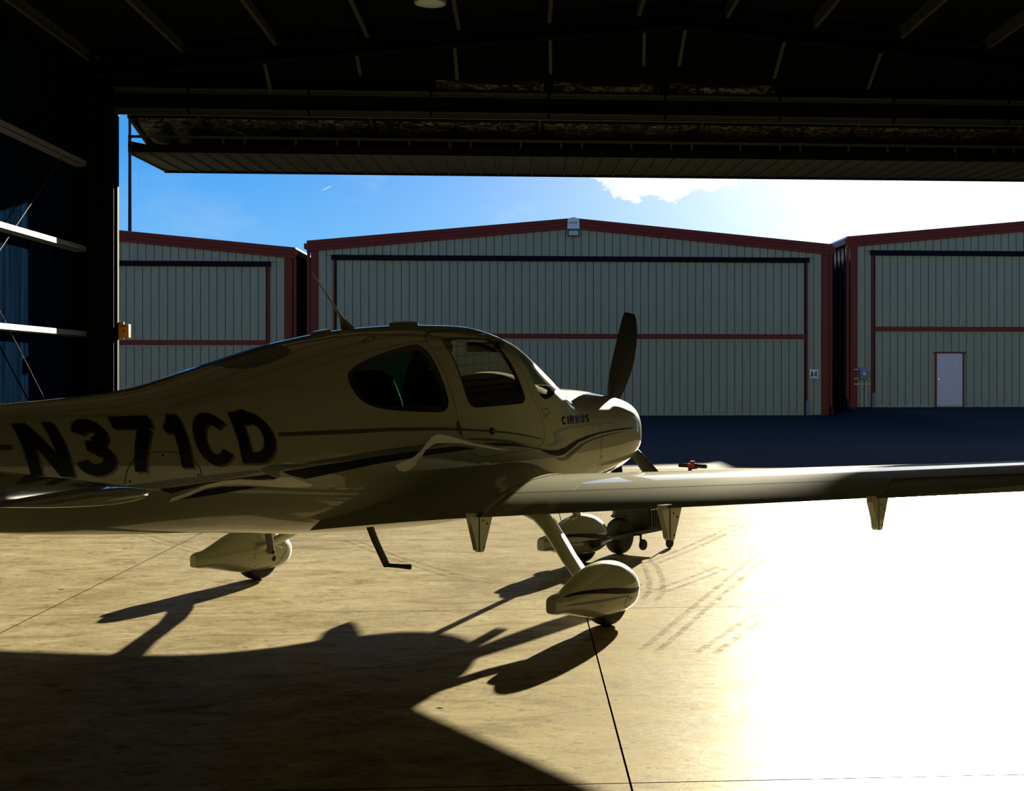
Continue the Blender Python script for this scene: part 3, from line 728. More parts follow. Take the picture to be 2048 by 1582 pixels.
SHAPES = {
 'rear_window': [(-1.079,1.629),(-1.039,1.661),(-0.961,1.697),(-0.871,1.73),(-0.726,1.771),(-0.576,1.805),(-0.417,1.834),(-0.366,1.839),(-0.33,1.832),(-0.31,1.805),(-0.296,1.756),(-0.293,1.664),(-0.289,1.561),(-0.283,1.466),(-0.292,1.429),(-0.313,1.4),(-0.351,1.381),(-0.391,1.378),(-0.551,1.384),(-0.753,1.397),(-0.893,1.413),(-0.98,1.437),(-1.038,1.473),(-1.071,1.514),(-1.087,1.573)],
 'door_window': [(-0.077,1.873),(-0.051,1.884),(0.008,1.891),(0.188,1.901),(0.366,1.901),(0.46,1.894),(0.483,1.88),(0.5,1.838),(0.516,1.772),(0.526,1.687),(0.538,1.584),(0.55,1.481),(0.549,1.454),(0.527,1.431),(0.496,1.419),(0.365,1.414),(0.148,1.406),(-0.023,1.401),(-0.055,1.405),(-0.082,1.423),(-0.102,1.465),(-0.109,1.566),(-0.106,1.681),(-0.096,1.778),(-0.101,1.831)],
 'windshield_edge': [(0.705,1.798),(0.713,1.688),(0.718,1.588),(0.739,1.508),(0.767,1.46),(0.812,1.445),(0.884,1.455),(0.963,1.481),(1.016,1.509)],
 'door': [(-0.232,1.914),(-0.263,1.756),(-0.25,1.629),(-0.232,1.39),(-0.221,1.314),(-0.187,1.183),(-0.155,1.127),(-0.1,1.082),(-0.017,1.06),(0.068,1.058),(0.288,1.07),(0.6,1.086),(0.683,1.099),(0.729,1.134),(0.748,1.2),(0.723,1.293),(0.657,1.443),(0.635,1.561),(0.62,1.647),(0.591,1.814),(0.589,1.921),(0.367,1.953),(0.054,1.955)],
 'thin_stripe': [(-1.673,1.288),(-1.172,1.29),(-0.826,1.29),(-0.496,1.281),(-0.233,1.268),(0.064,1.244),(0.147,1.237),(0.295,1.222),(0.494,1.194),(0.704,1.154),(0.704,1.149),(0.493,1.182),(0.294,1.21),(0.063,1.23),(-0.235,1.25),(-0.498,1.26),(-0.829,1.268),(-1.175,1.263),(-1.67,1.266)],
 'olive_mid': [(-1.514,1.1),(-1.313,1.117),(-1.047,1.141),(-0.836,1.157),(-0.549,1.173),(-0.349,1.169),(-0.507,1.148),(-0.575,1.142),(-0.837,1.118),(-1.181,1.099),(-1.415,1.09)],
 'band_mid': [(-1.647,1.055),(-1.604,1.061),(-1.313,1.084),(-0.979,1.111),(-0.59,1.134),(-0.415,1.141),(-0.253,1.147),(-0.053,1.12),(-0.297,1.11),(-0.508,1.099),(-0.582,1.095),(-0.979,1.063),(-1.247,1.032),(-1.436,1.009),(-1.491,1.004),(-1.541,1.018),(-1.603,1.034)],
 'green_hook': [(-1.459,1.086),(-1.624,1.099),(-1.742,1.095),(-1.794,1.08),(-1.764,1.055),(-1.68,1.027),(-1.663,1.029),(-1.673,1.057),(-1.623,1.071),(-1.533,1.081)],
 'silver_tail': [(-1.663,1.028),(-1.584,1.018),(-1.495,0.988),(-1.424,0.962),(-1.453,0.953),(-1.581,0.958),(-1.699,0.97),(-1.79,0.984),(-1.927,1.001),(-2.037,1.003),(-2.14,0.991),(-2.234,0.954),(-2.339,0.928),(-2.334,0.952),(-2.24,0.978),(-2.143,1.01),(-2.039,1.028),(-1.931,1.029),(-1.795,1.015),(-1.711,1.01)],
 'wedge_upper': [(-2.414,1.005),(-2.04,1.029),(-1.743,1.046),(-1.676,1.018),(-1.795,1.018),(-1.931,1.033),(-2.04,1.031),(-2.143,1.015),(-2.34,0.976)],
 'olive_left': [(-2.601,1.037),(-2.351,1.053),(-1.824,1.077),(-1.779,1.063),(-2.041,1.035),(-2.445,1.011),(-2.575,1.023)],
 'wedge_lower': [(-2.302,0.94),(-2.138,0.982),(-2.035,0.993),(-1.87,0.985),(-1.802,0.975),(-2.027,0.955),(-2.181,0.943)],
 'ribbon_pale': [(-0.815,1.049),(-0.69,1.084),(-0.659,1.091),(-0.614,1.083),(-0.644,1.036),(-0.688,1.011),(-0.734,1.001),(-0.785,1.013)],
 'ribbon_blue': [(-0.659,1.091),(-0.59,1.134),(-0.532,1.186),(-0.481,1.222),(-0.439,1.234),(-0.367,1.226),(-0.24,1.196),(-0.072,1.154),(0.166,1.112),(0.305,1.091),(0.165,1.1),(-0.073,1.139),(-0.242,1.166),(-0.381,1.174),(-0.455,1.174),(-0.492,1.161),(-0.55,1.132),(-0.582,1.095),(-0.614,1.083)],
 'olive_right': [(-0.173,1.191),(-0.07,1.194),(0.107,1.182),(0.29,1.162),(0.575,1.112),(0.489,1.122),(0.29,1.146),(0.105,1.164),(-0.096,1.181)],
 'band_right': [(-0.01,1.155),(0.167,1.152),(0.355,1.137),(0.556,1.102),(0.773,1.067),(0.894,1.06),(1.004,1.074),(1.173,1.122),(1.354,1.149),(1.548,1.167),(1.845,1.181),(2.168,1.183),(2.164,1.174),(1.841,1.169),(1.545,1.154),(1.406,1.137),(1.206,1.103),(1.052,1.042),(0.972,1.02),(0.894,1.016),(0.786,1.035),(0.67,1.075),(0.556,1.096),(0.355,1.117),(0.166,1.127)],
 'olive_nose': [(0.886,1.004),(1.005,1.001),(1.103,1.039),(1.257,1.092),(1.444,1.122),(1.732,1.146),(2.081,1.16),(1.731,1.139),(1.443,1.11),(1.313,1.087),(1.137,1.02),(1.054,0.981),(0.975,0.974),(0.91,0.987)],
 'ribbon_nose': [(0.741,1.098),(0.861,1.115),(0.887,1.139),(0.852,1.179),(0.878,1.203),(0.985,1.22),(1.194,1.232),(1.423,1.236),(1.853,1.242),(1.848,1.235),(1.418,1.227),(1.19,1.218),(1.015,1.204),(0.929,1.189),(0.92,1.172),(0.982,1.148),(0.988,1.126),(0.923,1.104),(0.817,1.096)],
 'dash_tail': [(-3.395,1.285),(-3.196,1.282),(-3.194,1.257),(-3.397,1.258)],
 'vent': [(0.732,1.375),(0.826,1.374),(0.831,1.35),(0.776,1.321),(0.742,1.319),(0.76,1.337),(0.726,1.356)],
 'latch': [(-0.235,1.319),(-0.218,1.305),(-0.205,1.254),(-0.195,1.209),(-0.223,1.227),(-0.24,1.272)],
 'handle': [(0.138,1.232),(0.134,1.218),(0.124,1.209),(0.111,1.206),(0.1,1.21),(0.092,1.22),(0.09,1.233),(0.095,1.247),(0.105,1.256),(0.117,1.259),(0.129,1.255),(0.137,1.245)],
 'hatch': [(-2.611,1.047),(-2.608,1.109),(-2.584,1.161),(-2.519,1.204),(-2.405,1.212),(-2.302,1.199),(-2.228,1.165),(-2.182,1.112),(-2.166,1.055)],
 'N': [(-3.177,1.383),(-2.975,1.387),(-2.882,1.103),(-3.106,1.126)],
 '3': [(-2.896,1.398),(-2.713,1.397),(-2.651,1.095),(-2.864,1.106)],
 '7': [(-2.67,1.404),(-2.451,1.406),(-2.413,1.106),(-2.619,1.11)],
 '1': [(-2.392,1.413),(-2.283,1.41),(-2.222,1.114),(-2.338,1.118)],
 'C': [(-2.234,1.412),(-2.004,1.415),(-1.941,1.115),(-2.182,1.12)],
 'D': [(-1.976,1.414),(-1.743,1.418),(-1.667,1.112),(-1.911,1.121)],
 'CIRRUS': [(0.986,1.31),(1.464,1.31),(1.429,1.253),(0.983,1.247)],
}
TRACKS = [[(1.1, 10.73), (1.51, 11.53), (2.41, 13.53)], [(1.03, 9.37), (1.33, 9.85), (1.69, 10.47)], [(0.75, 7.37), (0.91, 7.79), (1.24, 8.69), (1.87, 10.38), (2.29, 11.48)], [(1.07, 7.27), (1.49, 8.14), (1.98, 9.07)], [(1.06, 11.03), (1.09, 10.51), (1.06, 9.87), (1.0, 9.31), (0.92, 9.0)], [(-0.17, 9.49), (0.4, 9.45), (1.07, 9.37)], [(-1.7, 12.45), (-1.13, 11.23), (-0.59, 10.23), (-0.18, 9.83)], [(-4.16, 13.4), (-3.46, 12.38), (-2.82, 11.5)]]

# ------------------------------------------------------------------ stroke lettering
def arc(cx, cy, rx, ry, a0, a1, n=14):
    return [(cx + rx * cos(radians(a0 + (a1 - a0) * i / n)), cy + ry * sin(radians(a0 + (a1 - a0) * i / n))) for i in range(n + 1)]

def stroke(pts, t, step=.12):
    q = [pts[0]]
    for a, b_ in zip(pts[:-1], pts[1:]):
        d = sqrt((b_[0] - a[0]) ** 2 + (b_[1] - a[1]) ** 2); k = max(1, int(d / step))
        q += [(a[0] + (b_[0] - a[0]) * i / k, a[1] + (b_[1] - a[1]) * i / k) for i in range(1, k + 1)]
    vs = []
    for i, p in enumerate(q):
        a, b_ = q[max(i - 1, 0)], q[min(i + 1, len(q) - 1)]
        dx, dy = b_[0] - a[0], b_[1] - a[1]; l = sqrt(dx * dx + dy * dy) or 1
        k = 1.0
        if 0 < i < len(q) - 1:
            d1 = Vector((p[0] - a[0], p[1] - a[1])).normalized(); d2 = Vector((b_[0] - p[0], b_[1] - p[1])).normalized()
            k = 1 / max(.5, sqrt(max(0, (1 + d1.dot(d2)) / 2)))
        nx, ny = -dy / l * t / 2 * k, dx / l * t / 2 * k
        vs += [(p[0] + nx, p[1] + ny), (p[0] - nx, p[1] - ny)]
    return vs, [(2 * i, 2 * i + 1, 2 * i + 3, 2 * i + 2) for i in range(len(q) - 1)]

def poly_strip(left, right, n=8):
    vs = []
    for i in range(n + 1):
        k = i / n
        vs += [(left[0][0] + (left[1][0] - left[0][0]) * k, left[0][1] + (left[1][1] - left[0][1]) * k), (right[0][0] + (right[1][0] - right[0][0]) * k, right[0][1] + (right[1][1] - right[0][1]) * k)]
    return vs, [(2 * i, 2 * i + 1, 2 * i + 3, 2 * i + 2) for i in range(n)]

def glyph_faces(g, w, t):
    h = t / 2
    if g == 'N': return [stroke([(h, 0), (h, 1)], t), stroke([(w - h, 0), (w - h, 1)], t), poly_strip(((0, 1), (w - t * 1.3, 0)), ((t * 1.3, 1), (w, 0)), 12)]
    if g == '3':
        return [stroke(arc(.47 * w, .735, .47 * w - h, .265 - h, 172, -84, 20), t), stroke(arc(.49 * w, .285, .51 * w - h, .285 - h, 88, -172, 22), t), stroke([(.30 * w, .528), (.56 * w, .528)], t * .92)]
    if g == '7': return [stroke([(0, 1 - h), (w, 1 - h)], t), stroke([(w - t * .62, 1 - t), (.72 * w, .72), (.56 * w, .48), (.47 * w, .24), (.45 * w, 0)], t)]
    if g == '1': return [stroke([(w - h, 0), (w - h, 1)], t), poly_strip(((0, .80), (0, .66)), ((w - t, .86), (w - t, .66)), 2), poly_strip(((w - t * 1.35, .84), (w - t, .84)), ((w - t * .95, 1), (w - t * .9, 1)), 2)]
    if g == 'C': return [stroke(arc(.5 * w, .5, .5 * w - h, .5 - h, 38, 322, 26), t)]
    if g == 'D': return [stroke([(h, 0), (h, 1)], t), stroke([(h, 1 - h), (.42 * w, 1 - h)] + arc(.42 * w, .5, .58 * w - h, .5 - h, 90, -90, 20) + [(h, h)], t)]
    if g == 'I': return [stroke([(h, 0), (h, 1)], t)]
    if g == 'R': return [stroke([(h, 0), (h, 1)], t), stroke([(h, 1 - h), (.5 * w, 1 - h)] + arc(.5 * w, .73, .5 * w - h, .27 - h, 90, -90, 12) + [(h, .46 + h)], t), stroke([(.5 * w, .47), (w - h, 0)], t)]
    if g == 'U': return [stroke([(h, 1), (h, .32)] + arc(.5 * w, .32, .5 * w - h, .32 - h, 180, 360, 14) + [(w - h, 1)], t)]
    if g == 'S': return [stroke(arc(.5 * w, .74, .5 * w - h, .26 - h, 20, 270, 16) + arc(.5 * w, .26 + h * .0, .5 * w - h, .26 - h * .0 - h + .0, 90, -160, 16)[1:], t)]
    if g == 'A': return [stroke([(h * .8, 0), (.5 * w, 1)], t), stroke([(w - h * .8, 0), (.5 * w, 1)], t), stroke([(.22 * w, .28), (.78 * w, .28)], t * .9)]
    if g == '4': return [stroke([(.72 * w, 0), (.72 * w, 1)], t), stroke([(.66 * w, .97), (h * .6, .30)], t * .9), stroke([(0, .27), (w, .27)], t * .9)]

# ================================================================== THE AIRCRAFT
# aircraft frame: x forward from the main axle, y to the left, z up from the ground
AX, AY, AHEAD = -.795, 9.111, radians(37.03)
STATIONS = [[-4.75, 1.36, 1.107, .03, 1.26, 2.0, 2.0], [-4.2, 1.415, .995, .09, 1.24, 2.0, 2.0], [-3.6, 1.455, .89, .165, 1.22, 2.05, 2.1], [-3.0, 1.49, .797, .255, 1.2, 2.1, 2.2], [-2.4, 1.546, .735, .35, 1.17, 2.15, 2.3], [-1.8, 1.699, .681, .44, 1.14, 2.2, 2.4], [-1.2, 1.851, .612, .53, 1.1, 2.2, 2.5], [-.6, 1.949, .571, .605, 1.08, 2.2, 2.6], [0, 1.992, .552, .645, 1.06, 2.2, 2.7], [.4, 1.999, .563, .655, 1.06, 2.2, 2.8], [.8, 1.939, .581, .65, 1.06, 2.2, 2.8], [1.1, 1.742, .602, .635, 1.06, 2.3, 2.7], [1.35, 1.533, .623, .615, 1.06, 2.5, 2.6], [1.55, 1.522, .653, .595, 1.06, 2.5, 2.5], [1.9, 1.505, .706, .56, 1.07, 2.4, 2.4], [2.2, 1.466, .774, .525, 1.09, 2.7, 2.35], [2.38, 1.434, .858, .478, 1.10, 2.9, 2.4], [2.48, 1.39, .93, .408, 1.12, 2.9, 2.4], [2.53, 1.345, 1.0, .315, 1.14, 2.7, 2.3], [2.55, 1.305, 1.06, .24, 1.16, 2.6, 2.2]]

class Curve1:
    """monotone cubic through points"""
    def __init__(s, x, y):
        x, y = np.array(x, float), np.array(y, float); n = len(x); h = np.diff(x); d = np.diff(y) / h; m_ = np.zeros(n)
        for i in range(1, n - 1):
            if d[i - 1] * d[i] > 0:
                w1, w2 = 2 * h[i] + h[i - 1], h[i] + 2 * h[i - 1]; m_[i] = (w1 + w2) / (w1 / d[i - 1] + w2 / d[i])
        m_[0], m_[-1] = d[0], d[-1]; s.x, s.y, s.h, s.m = x, y, h, m_
    def __call__(s, q):
        i = int(min(max(np.searchsorted(s.x, q) - 1, 0), len(s.x) - 2)); t = (q - s.x[i]) / s.h[i]
        t = min(max(t, -.2), 1.2)
        return float((2 * t ** 3 - 3 * t * t + 1) * s.y[i] + (t ** 3 - 2 * t * t + t) * s.h[i] * s.m[i] + (-2 * t ** 3 + 3 * t * t) * s.y[i + 1] + (t ** 3 - t * t) * s.h[i] * s.m[i + 1])

class Hull:
    def __init__(s, st):
        s.st = st; c = list(zip(*st)); s.f = [Curve1(c[0], c[k]) for k in range(1, 7)]
    def par(s, a): return [f(a) for f in s.f]
    def half(s, a, z):
        zt, zb, hw, zm, nu, nl = s.par(a)
        n, hh = (nu, zt - zm) if z >= zm else (nl, zm - zb)
        k = 1 - min(1, abs((z - zm) / hh)) ** n
        return hw * max(k, 0) ** (1 / n)
    def ring(s, a, nt=72, inset=0.0):
        zt, zb, hw, zm, nu, nl = s.par(a)
        zt, zb, hw = zt - inset, zb + inset, max(hw - inset, .004)
        out = []
        for k in range(nt):
            t = 2 * pi * k / nt; c, sn = cos(t), sin(t)
            n, hh = (nu, zt - zm) if sn >= 0 else (nl, zm - zb)
            out.append((a, -hw * math.copysign(abs(c) ** (2 / n), c), zm + math.copysign(max(hh, .004) * abs(sn) ** (2 / n), sn)))
        return out
    def skin_point(s, a, z, eps, side=-1):
        """point on the skin at station a, height z, lifted eps along the normal; side -1 is the right side"""
        r = s.half(a, z); e = .004
        pa = Vector((e * 2, s.half(a + e, z) - s.half(a - e, z), 0)); pz = Vector((0, s.half(a, z + e) - s.half(a, z - e), e * 2))
        n = pz.cross(pa)
        if n.y < 0: n.negate()
        n.normalize()
        p = Vector((a, r, z)) + n * eps
        return Vector((p.x, side * p.y, p.z))

HULL = Hull(STATIONS)

def flat_poly(pts, cut=.05):
    """triangulated polygon in the (a, z) plane cut into small cells so that it can bend round a skin"""
    bm = bmesh.new()
    vs = [bm.verts.new((a, 0, z)) for a, z in pts]
    es = [bm.edges.new((vs[i], vs[(i + 1) % len(vs)])) for i in range(len(vs))]
    bmesh.ops.triangle_fill(bm, use_beauty=True, edges=es)
    a0, a1 = min(p[0] for p in pts), max(p[0] for p in pts); z0, z1 = min(p[1] for p in pts), max(p[1] for p in pts)
    x = a0 + cut
    while x < a1:
        bmesh.ops.bisect_plane(bm, geom=bm.verts[:] + bm.edges[:] + bm.faces[:], plane_co=(x, 0, 0), plane_no=(1, 0, 0)); x += cut
    z = z0 + cut
    while z < z1:
        bmesh.ops.bisect_plane(bm, geom=bm.verts[:] + bm.edges[:] + bm.faces[:], plane_co=(0, 0, z), plane_no=(0, 0, 1)); z += cut
    bm.verts.index_update()
    vs = [(v.co.x, v.co.z) for v in bm.verts]; fs = [tuple(v.index for v in f.verts) for f in bm.faces]
    bm.free()
    return vs, fs

def decal(name, pts, m_, parent, hull=HULL, eps=.0025, side=-1, cut=.05):
    vs, fs = flat_poly(pts, cut)
    mb = MB(); mb.add([hull.skin_point(a, z, eps, side) for a, z in vs], fs)
    return mb.build(name, m_, parent, smooth=True)

def line_decal(name, pts, w, m_, parent, hull=HULL, eps=.0022, closed=False, side=-1):
    if closed: pts = pts + [pts[0]]
    vs, fs = stroke(pts, w, .05)
    mb = MB(); mb.add([hull.skin_point(a, z, eps, side) for a, z in vs], fs)
    return mb.build(name, m_, parent)

def smooth_loop(pts, it=2):
    for _ in range(it):
        q = []
        for i in range(len(pts)):
            a, b_ = pts[i], pts[(i + 1) % len(pts)]
            q += [(a[0] * .75 + b_[0] * .25, a[1] * .75 + b_[1] * .25), (a[0] * .25 + b_[0] * .75, a[1] * .25 + b_[1] * .75)]
        pts = q
    return pts

def prism(pts, y0, y1, m_):
    mb = MB(); n = len(pts)
    mb.add([(a, y0, z) for a, z in pts] + [(a, y1, z) for a, z in pts],
           [tuple(range(n)), tuple(range(2 * n - 1, n - 1, -1))] + [(i, i + n, (i + 1) % n + n, (i + 1) % n) for i in range(n)])
    return mb.mesh('cutter', m_)

def boolean(me_a, me_b, op):
    oa = bpy.data.objects.new('a', me_a); ob = bpy.data.objects.new('b', me_b)
    COL.objects.link(oa); COL.objects.link(ob)
    md = oa.modifiers.new('b', 'BOOLEAN'); md.object = ob; md.operation = op; md.solver = 'EXACT'
    try: md.material_mode = 'TRANSFER'
    except Exception: pass
    dg = bpy.context.evaluated_depsgraph_get()
    res = bpy.data.meshes.new_from_object(oa.evaluated_get(dg), depsgraph=dg)
    bpy.data.objects.remove(oa); bpy.data.objects.remove(ob)
    return res

def join_mesh(mes, m_):
    bm = bmesh.new()
    for me in mes: bm.from_mesh(me)
    out = bpy.data.meshes.new('joined'); bm.to_mesh(out); bm.free()
    for k in (m_ if isinstance(m_, (list, tuple)) else [m_]): out.materials.append(k)
    return out

def islands(me):
    bm = bmesh.new(); bm.from_mesh(me); seen = set(); out = []
    for f0 in bm.faces:
        if f0 in seen: continue
        st = [f0]; seen.add(f0); grp = []
        while st:
            f = st.pop(); grp.append(f)
            for e in f.edges:
                for g in e.link_faces:
                    if g not in seen: seen.add(g); st.append(g)
        idx = {}; vs = []; fs = []
        for f in grp:
            ff = []
            for v in f.verts:
                if v not in idx: idx[v] = len(vs); vs.append(tuple(v.co))
                ff.append(idx[v])
            fs.append(tuple(ff))
        out.append((vs, fs))
    bm.free()
    return out

def shell_mesh(hull, a0, a1, na, nt, th, mo, mi, cap_front=False):
    """closed double-walled tube"""
    A = [a0 + (a1 - a0) * i / na for i in range(na + 1)]
    outer = [hull.ring(a, nt) for a in A]; inner = [hull.ring(a, nt, th) for a in A]
    mb = MB(); n = nt; ns = len(A)
    mb.v = [p for r in outer for p in r] + [p for r in inner for p in r]; off = ns * n
    for i in range(ns - 1):
        for k in range(n):
            k2 = (k + 1) % n
            mb.f.append((i * n + k, i * n + k2, (i + 1) * n + k2, (i + 1) * n + k)); mb.mi.append(0)
            mb.f.append((off + i * n + k, off + (i + 1) * n + k, off + (i + 1) * n + k2, off + i * n + k2)); mb.mi.append(1)
    for i, flip in ((0, False), (ns - 1, True)):
        for k in range(n):
            k2 = (k + 1) % n; f = (i * n + k, off + i * n + k, off + i * n + k2, i * n + k2)
            mb.f.append(f[::-1] if flip else f); mb.mi.append(0)
    return mb.mesh('shell', [mo, mi])

def airfoil(n=22, t=.13, camber=.02):
    """closed loop (x/c from TE over the top to LE and back), unit chord, LE at 0"""
    xs = [.5 * (1 - cos(pi * i / n)) for i in range(n + 1)]
    def th(x): return 5 * t * (.2969 * sqrt(x) - .126 * x - .3516 * x * x + .2843 * x ** 3 - .1036 * x ** 4)
    def cm(x): return camber * 4 * x * (1 - x)
    up = [(x, cm(x) + th(x)) for x in xs]; lo = [(x, cm(x) - th(x)) for x in xs]
    return up, lo

def lift_surface(stations, x0, x1, name, m_, parent, t_cap=True, nose=False, n=22):
    """stations: (y, le_a, te_a, z, thickness, camber, twist); cut between chord fractions x0..x1 (0 = leading edge)"""
    rings = []
    for (y, le, te, z, t, cam_, tw) in stations:
        up, lo = airfoil(n, t, cam_); c = le - te
        def at(tab, x):
            for (xa, za), (xb, zb) in zip(tab[:-1], tab[1:]):
                if xa <= x <= xb: return za + (zb - za) * (x - xa) / (xb - xa + 1e-9)
            return tab[-1][1]
        xs = [x for x, _ in up if x0 < x < x1]
        loop = [(x1, at(up, x1))] + [(x, at(up, x)) for x in reversed(xs)] + [(x0, at(up, x0))]
        if x0 > 0:
            zm_ = (at(up, x0) + at(lo, x0)) / 2
            if nose: loop += [(x0 - .02, zm_ + (at(up, x0) - zm_) * .5), (x0 - .02, zm_ - (at(up, x0) - zm_) * .5)]
        loop += [(x0 + (1e-4 if x0 == 0 else 0), at(lo, x0))] + [(x, at(lo, x)) for x in xs] + [(x1, at(lo, x1) - .001)]
        rings.append([(le - x * c, y, z + zz * c - tw * (x - .3) * c) for x, zz in loop])
    mb = MB(); mb.rings(rings, 0, True)
    return mb.build(name, m_, parent, smooth=True)

def wing_station(r, right):
    k = (r - .62) / (5.84 - .62)
    le, te = .78 - .28 * k, -.80 + .42 * k
    return [(-r if right else r), le, te, .747 + .0885 * (r - .62), .150 - .032 * min(1, k * 1.6), .030 - .008 * k, .052 - .020 * k]

def build_wheel(parent, x, y, rad, wid, name='tyre'):
    mb = MB(); prof = []
    for i in range(13):
        t = pi * i / 12
        prof.append((rad - .055 + .055 * sin(t) ** .7, -wid / 2 * cos(t)))
    mb.lathe([(rad - .09, -wid / 2)] + prof + [(rad - .09, wid / 2)], (x, y, rad), 'Y', 36)
    t = mb.build(name, M['rubber'], parent, smooth=True)
    hb = MB(); hb.lathe([(.0, -wid / 2 + .01), (.04, -wid / 2 + .005), (rad - .085, -wid / 2 + .03), (rad - .085, wid / 2 - .03), (.04, wid / 2 - .005), (0, wid / 2 - .01)], (x, y, rad), 'Y', 24, 0, False)
    hb.build('wheel_hub', M['bare'], t, smooth=True)
    return t

PANT_ST = [[-.60, .262, .172, .036, .215, 4.5, 4.5], [-.592, .268, .168, .043, .215, 4.0, 4.0], [-.47, .302, .148, .060, .215, 2.3, 2.3], [-.37, .345, .124, .078, .215, 2.2, 2.2], [-.27, .388, .100, .095, .215, 2.15, 2.4], [-.16, .416, .078, .110, .215, 2.1, 2.6], [-.04, .426, .072, .120, .215, 2.1, 2.8], [.08, .415, .071, .124, .215, 2.1, 2.8], [.18, .386, .075, .116, .215, 2.1, 2.6], [.26, .345, .086, .098, .212, 2.1, 2.4], [.315, .300, .115, .072, .208, 2, 2.2], [.345, .255, .150, .040, .2, 2, 2], [.352, .225, .180, .012, .2, 2, 2]]
PANT = Hull(PANT_ST)
PANT_DECALS = {
    'stripe': [(-.565, .262), (-.47, .278), (-.36, .284), (-.20, .277), (0, .258), (.17, .228), (.30, .222), (.297, .208), (.17, .197), (0, .215), (-.20, .248), (-.36, .266)],
    'stripe_olive': [(-.56, .218), (-.40, .216), (-.20, .210), (0, .201), (.17, .190), (0, .190), (-.20, .192), (-.40, .202)],
}

def build_pant(parent, x, y, zs=1.0, outer=True, inner=False, left_seam=False):
    A = [p[0] for p in PANT_ST]; a0, a1 = A[0], A[-1]
    ts = [a0 + (a1 - a0) * (1 - cos(pi * i / 40)) / 2 for i in range(41)]
    mb = MB(); mb.rings([PANT.ring(a, 40) for a in ts], 0, True)
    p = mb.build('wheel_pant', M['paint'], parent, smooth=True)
    p.location = (x, y, 0)
    sides = ([-1, 1] if outer == 'both' else [-1 if y <= 0 else 1])
    for s in sides:
        decal('stripe', smooth_loop(PANT_DECALS['stripe'], 1), M['black'], p, PANT, .0015, s)
        decal('stripe', smooth_loop(PANT_DECALS['stripe_olive'], 1), M['olive'], p, PANT, .0015, s)
        line_decal('access_cap', [(.09 + .028 * cos(t), .150 + .036 * sin(t)) for t in [2 * pi * i / 16 for i in range(16)]], .004, M['seam'], p, PANT, .0015, True, s)
        decal('screw', [(.135 + .007 * cos(t), .172 + .007 * sin(t)) for t in [2 * pi * i / 8 for i in range(8)]], M['black'], p, PANT, .0016, s)
    if left_seam:
        s = -sides[0]
        line_decal('seam', [(.03, .405), (-.04, .36), (-.09, .28), (-.11, .19), (-.105, .105)], .004, M['seam'], p, PANT, .0015, False, s)
        line_decal('seam', [(.275, .315), (.21, .20), (.15, .12), (.07, .10), (-.10, .095)], .006, M['seam'], p, PANT, .0015, False, s)
        decal('axle_hole', [(.085 + .018 * cos(t), .165 + .022 * sin(t)) for t in [2 * pi * i / 14 for i in range(14)]], M['black'], p, PANT, .0016, s)
        for q in ((.0, .375), (-.075, .30), (-.095, .22), (-.09, .125)):
            decal('screw', [(q[0] + .005 * cos(t), q[1] + .005 * sin(t)) for t in [2 * pi * i / 6 for i in range(6)]], M['black'], p, PANT, .0016, s)
    return p

